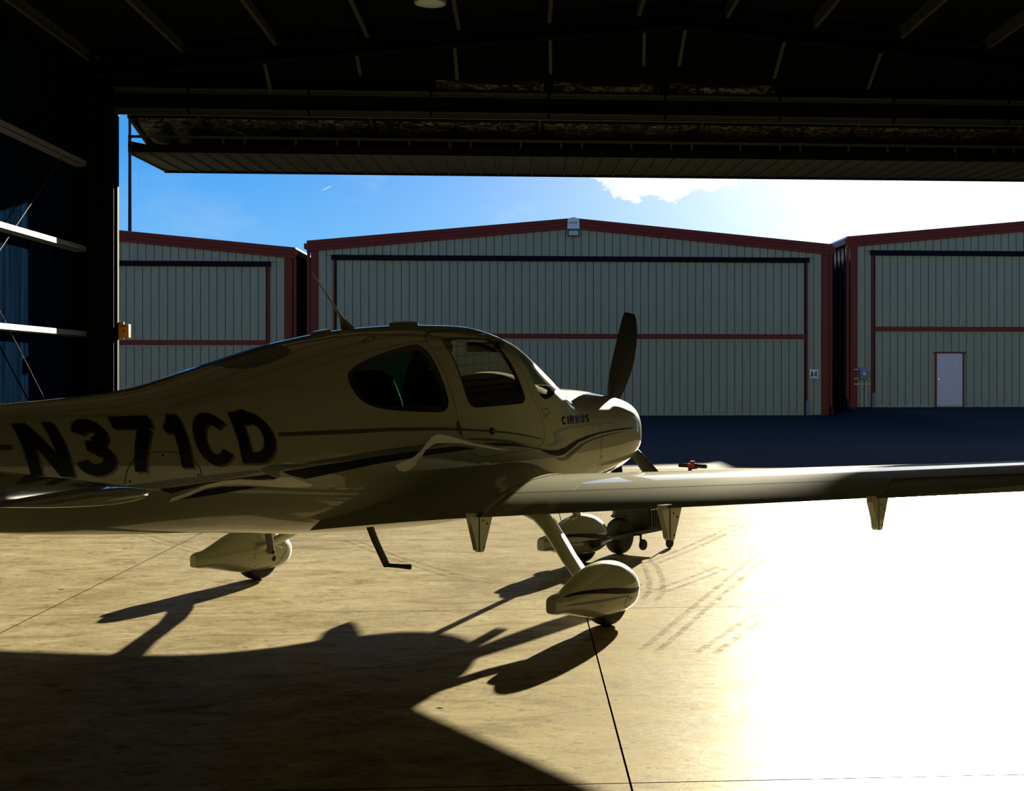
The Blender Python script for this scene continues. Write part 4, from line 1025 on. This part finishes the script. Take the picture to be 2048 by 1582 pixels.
def build_aircraft():
    root = tag(empty('airplane', (AX, AY, 0), pi / 2 - AHEAD), 'cream low wing propeller airplane with large dark registration N371CD, parked in the hangar', 'airplane')
    # ---- fuselage with real window and door openings
    rw = smooth_loop(SHAPES['rear_window'], 1); dw = smooth_loop(SHAPES['door_window'], 1)
    ws = [(.685, 2.3), (.695, 1.90)] + SHAPES['windshield_edge'] + [(1.14, 1.532), (1.30, 1.552), (1.37, 1.56), (1.45, 2.3)]
    door = smooth_loop(SHAPES['door'], 2)
    cuts = []
    for s in (-1, 1):
        for pl in (rw, dw): cuts.append(prism(pl, *sorted((s * .15, s * 1.2)), M['rubber']))
    cuts.append(prism(ws, -1.2, 1.2, M['rubber']))
    cut = join_mesh(cuts, M['rubber'])
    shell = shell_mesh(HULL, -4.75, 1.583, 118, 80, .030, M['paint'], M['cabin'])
    open_shell = boolean(shell, cut, 'DIFFERENCE')
    cx = sum(p[0] for p in door) / len(door); cz = sum(p[1] for p in door) / len(door)
    small = [(cx + (a - cx) * .992, cz + (z - cz) * .993) for a, z in door]
    dcut = join_mesh([prism(door, -1.2, -.12, M['rubber']), prism(door, .12, 1.2, M['rubber'])], M['rubber'])
    scut = join_mesh([prism(small, -1.2, -.12, M['rubber']), prism(small, .12, 1.2, M['rubber'])], M['rubber'])
    body = boolean(open_shell, dcut, 'DIFFERENCE')
    doors = boolean(open_shell, scut, 'INTERSECT')
    shade(body, 30)
    fus = link('fuselage', body, root)
    door_objs = []
    for s in (-1, 1):                                   # split the two doors
        bm = bmesh.new(); bm.from_mesh(doors)
        bmesh.ops.delete(bm, geom=[v for v in bm.verts if v.co.y * s < 0], context='VERTS')
        me = bpy.data.meshes.new('cabin_door'); bm.to_mesh(me); bm.free()
        for m_ in doors.materials: me.materials.append(m_)
        shade(me, 30); door_objs.append(link('cabin_door', me, root))
    # panes: thin shell cut to the same outlines
    gsh = Hull([[a, zt - .003, zb + .003, max(hw - .003, .01), zm, nu, nl] for a, zt, zb, hw, zm, nu, nl in STATIONS])
    thin = shell_mesh(gsh, -1.3, 1.50, 76, 96, .005, M['glass'], M['glass'])
    panes = boolean(thin, cut, 'INTERSECT')
    for vs, fs in islands(panes):
        ca = sum(v[0] for v in vs) / len(vs); cy = sum(v[1] for v in vs) / len(vs)
        if len(vs) < 20: continue
        mb = MB(); mb.add(vs, fs)
        if ca < -.2: nm, mt, par = 'rear_window', 'glass_dark', fus
        elif ca < .6: nm, mt, par = 'door_window', 'glass', door_objs[0 if cy < 0 else 1]
        else: nm, mt, par = 'windshield', 'glass_shield', fus
        mb.build(nm, M[mt], par, smooth=True)
    for s in (-1, 1):
        for pl, d, par in ((rw, .035, fus), (dw, .016, door_objs[0 if s < 0 else 1])):
            px_ = sum(p[0] for p in pl) / len(pl); pz_ = sum(p[1] for p in pl) / len(pl); q = []
            for a, z in pl:
                l = sqrt((a - px_) ** 2 + (z - pz_) ** 2); k = 1 - d / l * (1.6 if a > px_ + .1 and d > .02 else 1)
                q.append((px_ + (a - px_) * k, pz_ + (z - pz_) * k))
            n = len(pl); mb = MB()
            mb.add([HULL.skin_point(a, z, -.002, s) for a, z in pl] + [HULL.skin_point(a, z, -.002, s) for a, z in q], [(i, (i + 1) % n, n + (i + 1) % n, n + i) for i in range(n)])
            mb.build('window_frit', M['frit'], par)
    # ---- cowl
    A = [1.590 + (2.55 - 1.590) * (1 - (1 - i / 34) ** 1.5) for i in range(35)]
    mb = MB(); mb.rings([HULL.ring(a, 80) for a in A], 0, True)
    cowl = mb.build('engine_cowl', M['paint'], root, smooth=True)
    for s in (-1, 1):
        ci = MB(); ci.lathe([(.0, 2.552), (.085, 2.552), (.09, 2.548)], (0, s * .13, 1.20), 'X', 20); ci.build('air_inlet', M['black'], cowl)
    ex = MB(); ex.tube([(2.34, -.24, .95), (2.37, -.24, .735)], .05, 14); ex.build('exhaust_pipe', M['prop'], cowl, smooth=True)
    # ---- propeller
    HA = 2.60; HZ = 1.21
    pr = MB(); pr.lathe([(.165, 2.556), (.163, 2.60), (.15, 2.68), (.12, 2.75), (.075, 2.80), (.03, 2.83), (0, 2.835)], (0, 0, HZ), 'X', 32)
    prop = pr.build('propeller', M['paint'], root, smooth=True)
    for k in range(3):
        al = radians(14 + 120 * k); u = Vector((0, -sin(al), cos(al))); v = Vector((0, -cos(al), -sin(al))); ax = Vector((1, 0, 0))
        rings = []
        for (rho, ch, be, th, sw) in ((.10, .09, 62, .060, 0), (.20, .115, 52, .050, .0), (.32, .160, 41, .034, .005), (.46, .190, 33, .024, .012), (.60, .195, 27, .018, .016), (.74, .182, 23, .014, .012), (.86, .160, 20, .011, .004), (.94, .132, 18, .009, -.006), (.985, .100, 17, .008, -.014), (.992, .088, 17, .004, -.016)):
            cd = v * cos(radians(be)) + ax * sin(radians(be)); nd = v * -sin(radians(be)) + ax * cos(radians(be)); ring = []
            for i in range(16):
                t = 2 * pi * i / 16
                ring.append(Vector((HA, 0, HZ)) + u * rho + cd * (ch / 2 * cos(t) + sw) + nd * th / 2 * sin(t))
            rings.append(ring)
        b_ = MB(); b_.rings(rings, 0, True); b_.build('blade', M['prop'], prop, smooth=True)
    # ---- wings
    for right in (True, False):
        sgn = -1 if right else 1
        rs = [.55, 1.0, 1.6, 2.3, 3.0, 3.8, 4.6, 5.3, 5.52]
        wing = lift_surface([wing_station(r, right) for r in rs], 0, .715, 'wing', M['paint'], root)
        tip = []
        for r, kc in ((5.52, 1), (5.64, .985), (5.74, .94), (5.81, .83), (5.85, .62), (5.86, .35)):
            s_ = wing_station(r, right); c = s_[1] - s_[2]; mid = s_[1] - .45 * c
            s_[1] = mid + .45 * c * kc; s_[2] = mid - .55 * c * kc; s_[4] *= min(1, kc ** .3 * (1 if kc > .9 else .8)); tip.append(s_)
        lift_surface(tip, 0, 1, 'wing_tip', M['paint'], wing)
        lift_surface([wing_station(r, right) for r in (.74, 1.4, 2.2, 3.0, 3.70)], .722, 1, 'flap', M['paint'], wing, nose=True)
        ail = []
        for r in (3.72, 4.4, 5.0, 5.505):
            s_ = wing_station(r, right); s_[3] -= .004; ail.append(s_)
        al_ = lift_surface(ail, .725, 1, 'aileron', M['paint'], wing, nose=True)
        for r in (4.05, 4.45, 4.6, 4.75, 4.78, 4.81, 5.0, 5.2):
            s_ = wing_station(r, right); c = s_[1] - s_[2]; sc = MB(); sc.lathe([(0, .004), (.006, .003), (.007, 0)], (s_[1] - .78 * c, s_[0], s_[3] + .052 * c), 'Z', 8); sc.build('screw', M['bare'], al_)
        fa = []
        for r in (.38, .50, .62, .74, .86, .98, 1.06):
            f = ((1.06 - r) / .66) ** 2; s_ = wing_station(r, right)
            s_[1] += .22 * f + .004; s_[2] -= .50 * f + (.004 if r < .9 else 0); s_[3] += .035 * f; s_[4] += .004 + .085 * f; s_[5] += .03 * f; fa.append(s_)
        lift_surface(fa, 0, 1, 'wing_fairing', M['paint'], fus)
        # hinge fairings hang below the flap
        for r, tz in ((1.19, .527), (2.50, .683), (3.71, .815)):
            s_ = wing_station(r, right); zt_ = s_[3] - .055; te = s_[2]
            y = s_[0]
            fx = MB(); w0, w1 = .022, .016
            pr_ = [(te + .165, zt_ + .025), (te + .03, zt_ + .03), (te + .03, tz + .06), (te + .035, tz + .0), (te + .07, tz + .0)]
            fx.add([(a, y - w0, z) for a, z in pr_] + [(a, y + w0, z) for a, z in pr_], [(0, 1, 2, 3, 4), (9, 8, 7, 6, 5)] + [(i, i + 5, (i + 1) % 5 + 5, (i + 1) % 5) for i in range(5)])
            hf = fx.build('flap_hinge_fairing', M['paint'], wing)
            pr_ = [(te + .025, zt_ + .03), (te - .06, zt_ + .035), (te - .06, zt_ + .005), (te - .008, tz + .07), (te + .01, tz + .014), (te + .022, tz + .008), (te + .025, tz + .03)]
            n = len(pr_); fx = MB(); fx.add([(a, y - w1, z) for a, z in pr_] + [(a, y + w1, z) for a, z in pr_], [tuple(range(n)), tuple(range(2 * n - 1, n - 1, -1))] + [(i, i + n, (i + 1) % n + n, (i + 1) % n) for i in range(n)])
            fx.build('hinge_plate', M['paint'], hf)
            bt = MB()
            for (a, z) in ((te + .06, zt_ - .02), (te + .10, zt_ - .045), (te + .07, tz + .025)): bt.lathe([(0, -.004), (.006, -.003), (.006, 0)], (a, y - w0 - .001, z), 'Y', 8)
            bt.build('bolt', M['steel'], hf)
        # main gear
        y = sgn * 1.665
        lg = MB(); rings = []
        for (a, r, z, ch, th) in ((.20, .80, .735, .40, .12), (.225, .90, .690, .27, .10), (.225, 1.0, .640, .20, .085), (.19, 1.10, .575, .18, .075), (.09, 1.32, .40, .165, .07), (.02, 1.46, .315, .16, .07), (-.02, 1.58, .27, .17, .08)):
            rings.append([(a + ch / 2 * cos(t), sgn * (r + th / 2 * sin(t) * .75), z + th / 2 * sin(t) * .65) for t in [2 * pi * i / 20 for i in range(20)]])
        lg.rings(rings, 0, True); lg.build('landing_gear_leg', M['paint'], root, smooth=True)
        build_pant(root, 0, y, outer=True, left_seam=not right)
        build_wheel(root, .02, y, .19, .15)
        # boarding step
        st = MB(); n = 12; rings = []
        for (a, r, z) in ((-.928, .475, .655), (-.905, .50, .565), (-.845, .535, .415), (-.835, .54, .395)):
            rings.append([(a + .032 * cos(t), sgn * (r + .012 * sin(t)), z) for t in [2 * pi * i / n for i in range(n)]])
        st.rings(rings, 0, True); stp = st.build('boarding_step', M['step'], root, smooth=True)
        MB().tube([(-.84, sgn * .52, .405), (-.79, sgn * .60, .398), (-.76, sgn * .665, .394), (-.755, sgn * .675, .394)], [.013, .014, .018, .012], 12).build('foot_peg', M['step'], stp, smooth=True)
    # ---- nose gear
    build_pant(root, 2.17, 0, outer='both'); build_wheel(root, 2.19, 0, .17, .13)
    ns = MB(); ns.rings([[(a + .05 * cos(t), .032 * sin(t), z) for t in [2 * pi * i / 16 for i in range(16)]] for a, z in ((1.95, .80), (2.02, .60), (2.10, .42), (2.12, .38))], 0, True)
    ns.build('nose_gear_leg', M['paint'], root, smooth=True)
    # ---- tail
    def stab(y, s): k = abs(y) / 1.95; return [y, -3.36 - .27 * k, -4.36 + .06 * k, 1.155 + .01 * k, .10, 0, 0]
    for s in (-1, 1):
        tp = [stab(s * r, s) for r in (.04, .4, 1.0, 1.6, 1.82)]
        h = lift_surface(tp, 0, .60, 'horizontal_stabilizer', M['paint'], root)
        lift_surface(tp[1:], .605, 1, 'elevator', M['paint'], h, nose=True)
        end = []
        for r, kc in ((1.822, 1), (1.88, .97), (1.93, .86), (1.955, .66), (1.965, .4)):
            q = stab(s * r, s); c = q[1] - q[2]; mid = q[1] - .5 * c; q[1] = mid + .5 * c * kc; q[2] = mid - .5 * c * kc; q[4] *= kc ** .4; end.append(q)
        lift_surface(end, 0, 1, 'stabilizer_tip', M['paint'], h)
    fin = []; rud = []
    for (z, le, te, th) in ((1.25, -3.30, -4.80, .05), (1.50, -3.62, -4.84, .07), (1.8, -3.98, -4.89, .09), (2.3, -4.26, -4.95, .09), (2.62, -4.42, -4.98, .09), (2.70, -4.55, -4.97, .05)):
        up, lo = airfoil(14, th, 0); c = le - te
        def sec(x0, x1):
            return [(le - x * c, zz * c, z) for x, zz in reversed([p for p in up if x0 <= p[0] <= x1])] + [(le - x * c, zz * c - .0005, z) for x, zz in [p for p in lo if x0 <= p[0] <= x1]]
        fin.append(sec(0, .68)); rud.append(sec(.70, 1))
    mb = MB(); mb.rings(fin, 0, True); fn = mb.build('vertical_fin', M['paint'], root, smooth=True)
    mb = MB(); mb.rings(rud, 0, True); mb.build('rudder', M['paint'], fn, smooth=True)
    # ---- things on the roof
    an = MB(); an.rings([[(a + l * cos(t), w * sin(t), z) for t in [2 * pi * i / 12 for i in range(12)]] for a, z, l, w in ((-.635, 1.935, .075, .022), (-.66, 1.965, .055, .018), (-.70, 2.01, .022, .012), (-.76, 2.075, .011, .007), (-.975, 2.305, .005, .004))], 0, True)
    an.build('whip_antenna', M['paint'], fus, smooth=True)
    for a0, a1, z0, z1, hw in ((-.235, .055, 1.978, 2.012, .055), (-.985, -.805, 1.88, 1.925, .045)):
        g = MB(); rings = []
        for z, k in ((0, 1), (.55, .97), (.85, .88), (1.0, .70)):
            rings.append([((a0 + a1) / 2 + (a1 - a0) / 2 * k * cos(t) * (1.0), hw * k * math.copysign(abs(sin(t)) ** .8, sin(t)), z0 + (HULL.par((a0 + a1) / 2 + (a1 - a0) / 2 * k * cos(t))[0] - HULL.par((a0 + a1) / 2)[0]) + z * (z1 - z0)) for t in [2 * pi * i / 24 for i in range(24)]])
        g.rings(rings, 0, True); g.build('flat_antenna', M['paint'], fus, smooth=True)
    bc = MB(); bc.lathe([(.045, -.03), (.044, .0), (.040, .02), (.028, .034), (.012, .040), (0, .041)], (-3.22, 0, 1.487), 'Z', 24); bc.build('beacon_dome', M['beacon'], fus, smooth=True)
    p0, p1 = HULL.skin_point(-.80, 1.845, .0), HULL.skin_point(-.68, 1.872, .0)
    MB().tube([p0, p0 + Vector((.02, -.015, .02)), p1 + Vector((-.02, -.015, .018)), p1 + Vector((.0, -.012, .012)), p1], .004, 8).build('grab_wire', M['steel'], fus)
    # tinted rear skylight wrapped over the spine
    sk = [(-1.852, .03), (-1.80, .150), (-1.74, .200), (-1.661, .223), (-1.542, .233), (-1.439, .228), (-1.368, .215), (-1.341, .200), (-1.328, .176), (-1.335, .12), (-1.345, .0)]
    mb = MB(); rows = []
    for i in range(len(sk)):
        a, r = sk[i]; row = []
        for k in range(17):
            y = -r + 2 * r * k / 16
            zt, zb, hw, zm, nu, nl = HULL.par(a); z = zm + (zt - zm) * max(0, 1 - (abs(y) / hw) ** nu) ** (1 / nu)
            row.append((a, y, z + .003))
        rows.append(row)
    mb.rings(rows, 0, False, closed=False); mb.build('rear_skylight', M['frit'], fus, smooth=True)
    # ---- cabin
    def seat(nm, a, y, ztop):
        s_ = MB()
        s_.rings([[(a + dx + th * cos(t) * .5, y + w * math.copysign(abs(sin(t)) ** .6, sin(t)), z) for t in [2 * pi * i / 24 for i in range(24)]] for z, w, th, dx in ((.95, .22, .16, .10), (1.2, .23, .17, .05), (ztop - .22, .215, .15, -.02), (ztop - .12, .19, .14, -.045), (ztop - .05, .15, .13, -.055), (ztop - .012, .09, .09, -.06), (ztop, .03, .04, -.06))], 0, True)
        o = s_.build(nm, M['seat'], root, smooth=True)
        bevel_box('seat_cushion', a + .02, a + .52, y - .23, y + .23, .84, .99, M['seat'], o, .05, 3)
    for y in (-.27, .27): seat('rear_seat', -.78, y, 1.655); seat('front_seat', -.05, y, 1.665)
    ip = MB(); rows = []
    for i in range(13):
        y = -.52 + 1.04 * i / 12; zt_ = 1.655 - .17 * abs(y / .52) ** 2.2
        rows.append([(.86, y, 1.0), (.84, y, zt_ - .05), (.82, y, zt_ - .01), (.90, y, zt_), (1.10, y, min(zt_, 1.585 - .12 * abs(y / .52) ** 2)), (1.28, y * .9, 1.46), (1.28, y * .9, 1.0)])
    ip.rings(rows, 0, True); ip.build('instrument_panel', M['cabin'], root, smooth=True)
    for y in (-.25, .25): bevel_box('sun_visor', .50, .56, y - .16, y + .16, 1.80, 1.875, M['cabin'], root, .012)
    fl = MB(); fl.box(-1.0, 1.2, -.34, .34, .79, .84); fl.build('cabin_floor', M['cabin'], root)
    bh = MB(); bh.rings([HULL.ring(-1.35, 40, .04), HULL.ring(-1.30, 40, .04)], 0, True); bh.build('rear_bulkhead', M['cabin'], root)
    # ---- paint scheme, lettering, seams (right side as seen, mirrored on the left)
    for s in (-1, 1):
        for nm, key, mt, eps in (('stripe', 'thin_stripe', 'olive', .002), ('stripe', 'olive_mid', 'olive', .002), ('stripe', 'band_mid', 'black', .0024), ('swoosh', 'green_hook', 'green', .003), ('swoosh', 'silver_tail', 'paint2', .0034),
                                 ('stripe', 'wedge_upper', 'black', .0024), ('stripe', 'olive_left', 'olive', .002), ('stripe', 'wedge_lower', 'black', .0024), ('swoosh', 'ribbon_pale', 'paint2', .0034), ('swoosh', 'ribbon_blue', 'blue', .0032),
                                 ('stripe', 'olive_right', 'olive', .002), ('stripe', 'band_right', 'black', .0026), ('stripe', 'olive_nose', 'olive', .002), ('swoosh', 'ribbon_nose', 'blue', .0026), ('stripe', 'dash_tail', 'olive', .002)):
            pts = SHAPES[key]
            if key == 'ribbon_blue': mt = 'paint2'
            decal(nm, pts, M[mt], fus, eps=eps, side=s)
        decal('door_latch', SHAPES['latch'], M['olive'], fus, eps=.006, side=s)
        line_decal('vent_outline', SHAPES['vent'], .004, M['seam'], fus, closed=True, side=s)
        line_decal('hatch_seam', SHAPES['hatch'], .004, M['seam'], fus, side=s)
        for q in ((-2.585, 1.06), (-2.405, 1.19), (-2.19, 1.07), (-1.70, 1.16), (1.60, 1.225), (1.78, 1.225), (1.60, 1.135), (1.60, 1.11), (1.60, .97), (2.25, 1.23)):
            d = .007 if q[0] > -1.8 else .006
            decal('screw', [(q[0] + d * cos(t), q[1] + d * sin(t)) for t in [2 * pi * i / 8 for i in range(8)]], M['black'], fus, eps=.0028, side=s)
        do = door_objs[0 if s < 0 else 1]
        hd = MB(); c0 = HULL.skin_point(.113, 1.232, 0, s); n0 = (HULL.skin_point(.113, 1.232, .01, s) - c0).normalized()
        t1 = Vector((1, 0, 0)); t1 = (t1 - n0 * n0.x).normalized(); t2 = n0.cross(t1)
        hd.rings([[c0 + n0 * h + (t1 * cos(t) + t2 * sin(t)) * r for t in [2 * pi * i / 20 for i in range(20)]] for r, h in ((.027, .001), (.026, .006), (.014, .008), (.011, .014))], 0, True)
        h_ = hd.build('door_handle', M['black'], do, smooth=True)
        hc = MB(); hc.rings([[c0 + n0 * h + (t1 * cos(t) + t2 * sin(t)) * r for t in [2 * pi * i / 12 for i in range(12)]] for r, h in ((.008, .014), (.005, .018))], 0, True)
        hc.v = [tuple(p) for p in hc.v]; tag(hc.build('lock_pin', M['bare'], do), 'bright lock button')
    # registration letters with an offset drop shadow
    def quad_map(q, x, z):
        tl, tr, br, bl = q
        top = (tl[0] + (tr[0] - tl[0]) * x, tl[1] + (tr[1] - tl[1]) * x); bot = (bl[0] + (br[0] - bl[0]) * x, bl[1] + (br[1] - bl[1]) * x)
        return bot[0] + (top[0] - bot[0]) * z, bot[1] + (top[1] - bot[1]) * z
    WD = {'N': .80, '3': .68, '7': .68, '1': .36, 'C': .76, 'D': .74}
    for ch in 'N371CD':
        for mt, off, eps in (('olive', (.016, -.012), .0030), ('black', (0, 0), .0060)):
            mb = MB()
            for vs, fs in glyph_faces(ch, WD[ch], .205):
                mb.add([HULL.skin_point(*[c + o for c, o in zip(quad_map(SHAPES[ch], x / WD[ch], z), off)], eps) for x, z in vs], fs)
            mb.build('registration_letter' if mt == 'black' else 'letter_shadow', M[mt], fus)
    x = 0; ws_ = {'C': .66, 'I': .19, 'R': .68, 'U': .64, 'S': .62}; gapw = .21
    tot = sum(ws_[c] for c in 'CIRRUS') + 5 * gapw
    for c in 'CIRRUS':
        mb = MB()
        for vs, fs in glyph_faces(c, ws_[c], .20):
            mb.add([HULL.skin_point(*quad_map(SHAPES['CIRRUS'], (x + gx) / tot, z), .003) for gx, z in vs], fs)
        mb.build('nose_letter', M['black'], fus); x += ws_[c] + gapw
    return root

# ================================================================== SMALL THINGS
def build_small():
    # tug coupled to the nose wheel, handle pointing away from the airplane
    h = Vector((sin(AHEAD), cos(AHEAD), 0)); w = Vector((cos(AHEAD), -sin(AHEAD), 0))
    base = Vector((AX, AY, 0)) + h * 2.78
    t = tag(empty('aircraft_tug', base, pi / 2 - AHEAD), 'small black motor tug with fat tyre, coupled to the nose wheel', 'tug')
    build_wheel(t, .0, .0, .165, .15, 'drive_tyre')
    f = MB()
    for y in (-.12, .12): f.box(-.36, .62, y - .012, y + .012, .165, .20)
    f.box(.16, .62, -.12, .12, .17, .195); f.box(-.02, .02, -.13, .13, .155, .18)
    f.build('tug_frame', M['steel'], t)
    for y in (-.12, .12): MB().tube([(-.62, y * 1.32, .17), (-.34, y, .182)], .02, 10).build('wheel_fork', M['bare'], t)
    for y in (-.12, .12): MB().tube([(-.68, y * 1.32, .168), (-.58, y * 1.30, .171)], .028, 10).build('rubber_grip', M['rubber'], t)
    e = bevel_box('engine', .30, .58, -.13, .13, .19, .40, M['engine'], t, .02)
    fins = MB()
    for k in range(6): fins.box(.31 + .045 * k, .33 + .045 * k, -.155, .155, .22, .38)
    fins.build('cooling_fins', M['steel'], e)
    MB().lathe([(.09, .40), (.10, .42), (.10, .455), (.06, .47)], (.44, 0, 0), 'Z', 20).build('recoil_cover', M['engine'], e)
    MB().lathe([(.10, .335), (.075, .36), (.075, .40), (.045, .42)], (0, 0, 0), 'Z', 4).build('chain_guard', M['steel'], t)
    for (x, y, cz) in ((.07, -.21, .09), (.58, -.19, .05)):
        c = MB(); c.lathe([(.0, -.018), (.044, -.018), (.05, -.008), (.05, .008), (.044, .018), (0, .018)], (x, y, cz), 'Y', 18); cw = c.build('caster_wheel', M['rubber'], t, smooth=True)
        k = MB(); k.box(x - .012, x + .012, y + .02, y + .03, cz, .18); k.box(x - .012, x + .012, y + .02, -.10, .17, .182); k.build('caster_bracket', M['steel'], cw)
    MB().tube([(.50, 0, .20), (.75, 0, .34), (1.34, 0, .70)], .016, 10).build('handle_bar', M['steel'], t)
    MB().tube([(1.36, -.155, .715), (1.36, .155, .715)], .019, 12).build('handle_grip', M['rubber'], t)
    rc = MB(); rc.box(1.325, 1.395, -.035, .035, .685, .742); rc.box(1.34, 1.375, -.02, .02, .742, .765); tag(rc.build('throttle_clamp', M['red_paint'], t), 'red throttle clamp')
    # door control box on the left jamb
    b_ = tag(empty('control_box', (JL + .02, ZF + .10, 2.36)), 'small orange yellow box fixed to the left door jamb', 'control box')
    bevel_box('housing', -.035, .15, -.06, .05, -.115, .115, M['yellow'], b_, .012)
    p = MB(); p.box(-.06, .06, -.031, -.025 + .02, -.135, .15); p.build('back_plate', M['white'], b_)
    s = MB(); s.box(.055, .075, -.064, -.058, -.02, .02); s.box(.02, .10, -.063, -.058, .07, .085); s.build('switch', M['ink'], b_)
    # lamp hanging from the roof
    l = tag(empty('highbay_lamp', (-1.10, 15.0, 6.05)), 'round shaded lamp hanging from the dark roof', 'lamp')
    m_ = MB(); m_.lathe([(.19, .0), (.195, .02), (.185, .12), (.14, .24), (.07, .31), (.06, .42), (.0, .43)], (0, 0, 0), 'Z', 28); m_.build('lamp_shade', M['shade'], l, smooth=True)
    m_ = MB(); m_.lathe([(.0, -.012), (.12, -.008), (.185, .004)], (0, 0, 0), 'Z', 28, 0, False); m_.build('lamp_lens', M['lens'], l, smooth=True)
    MB().tube([(0, 0, .42), (0, 0, roof_z(-1.10) - 6.05)], .012, 8).build('hanger_rod', M['steel'], l)

build_ground()
build_floor()
build_shell()
build_bifold()
build_outside()
build_aircraft()
build_small()
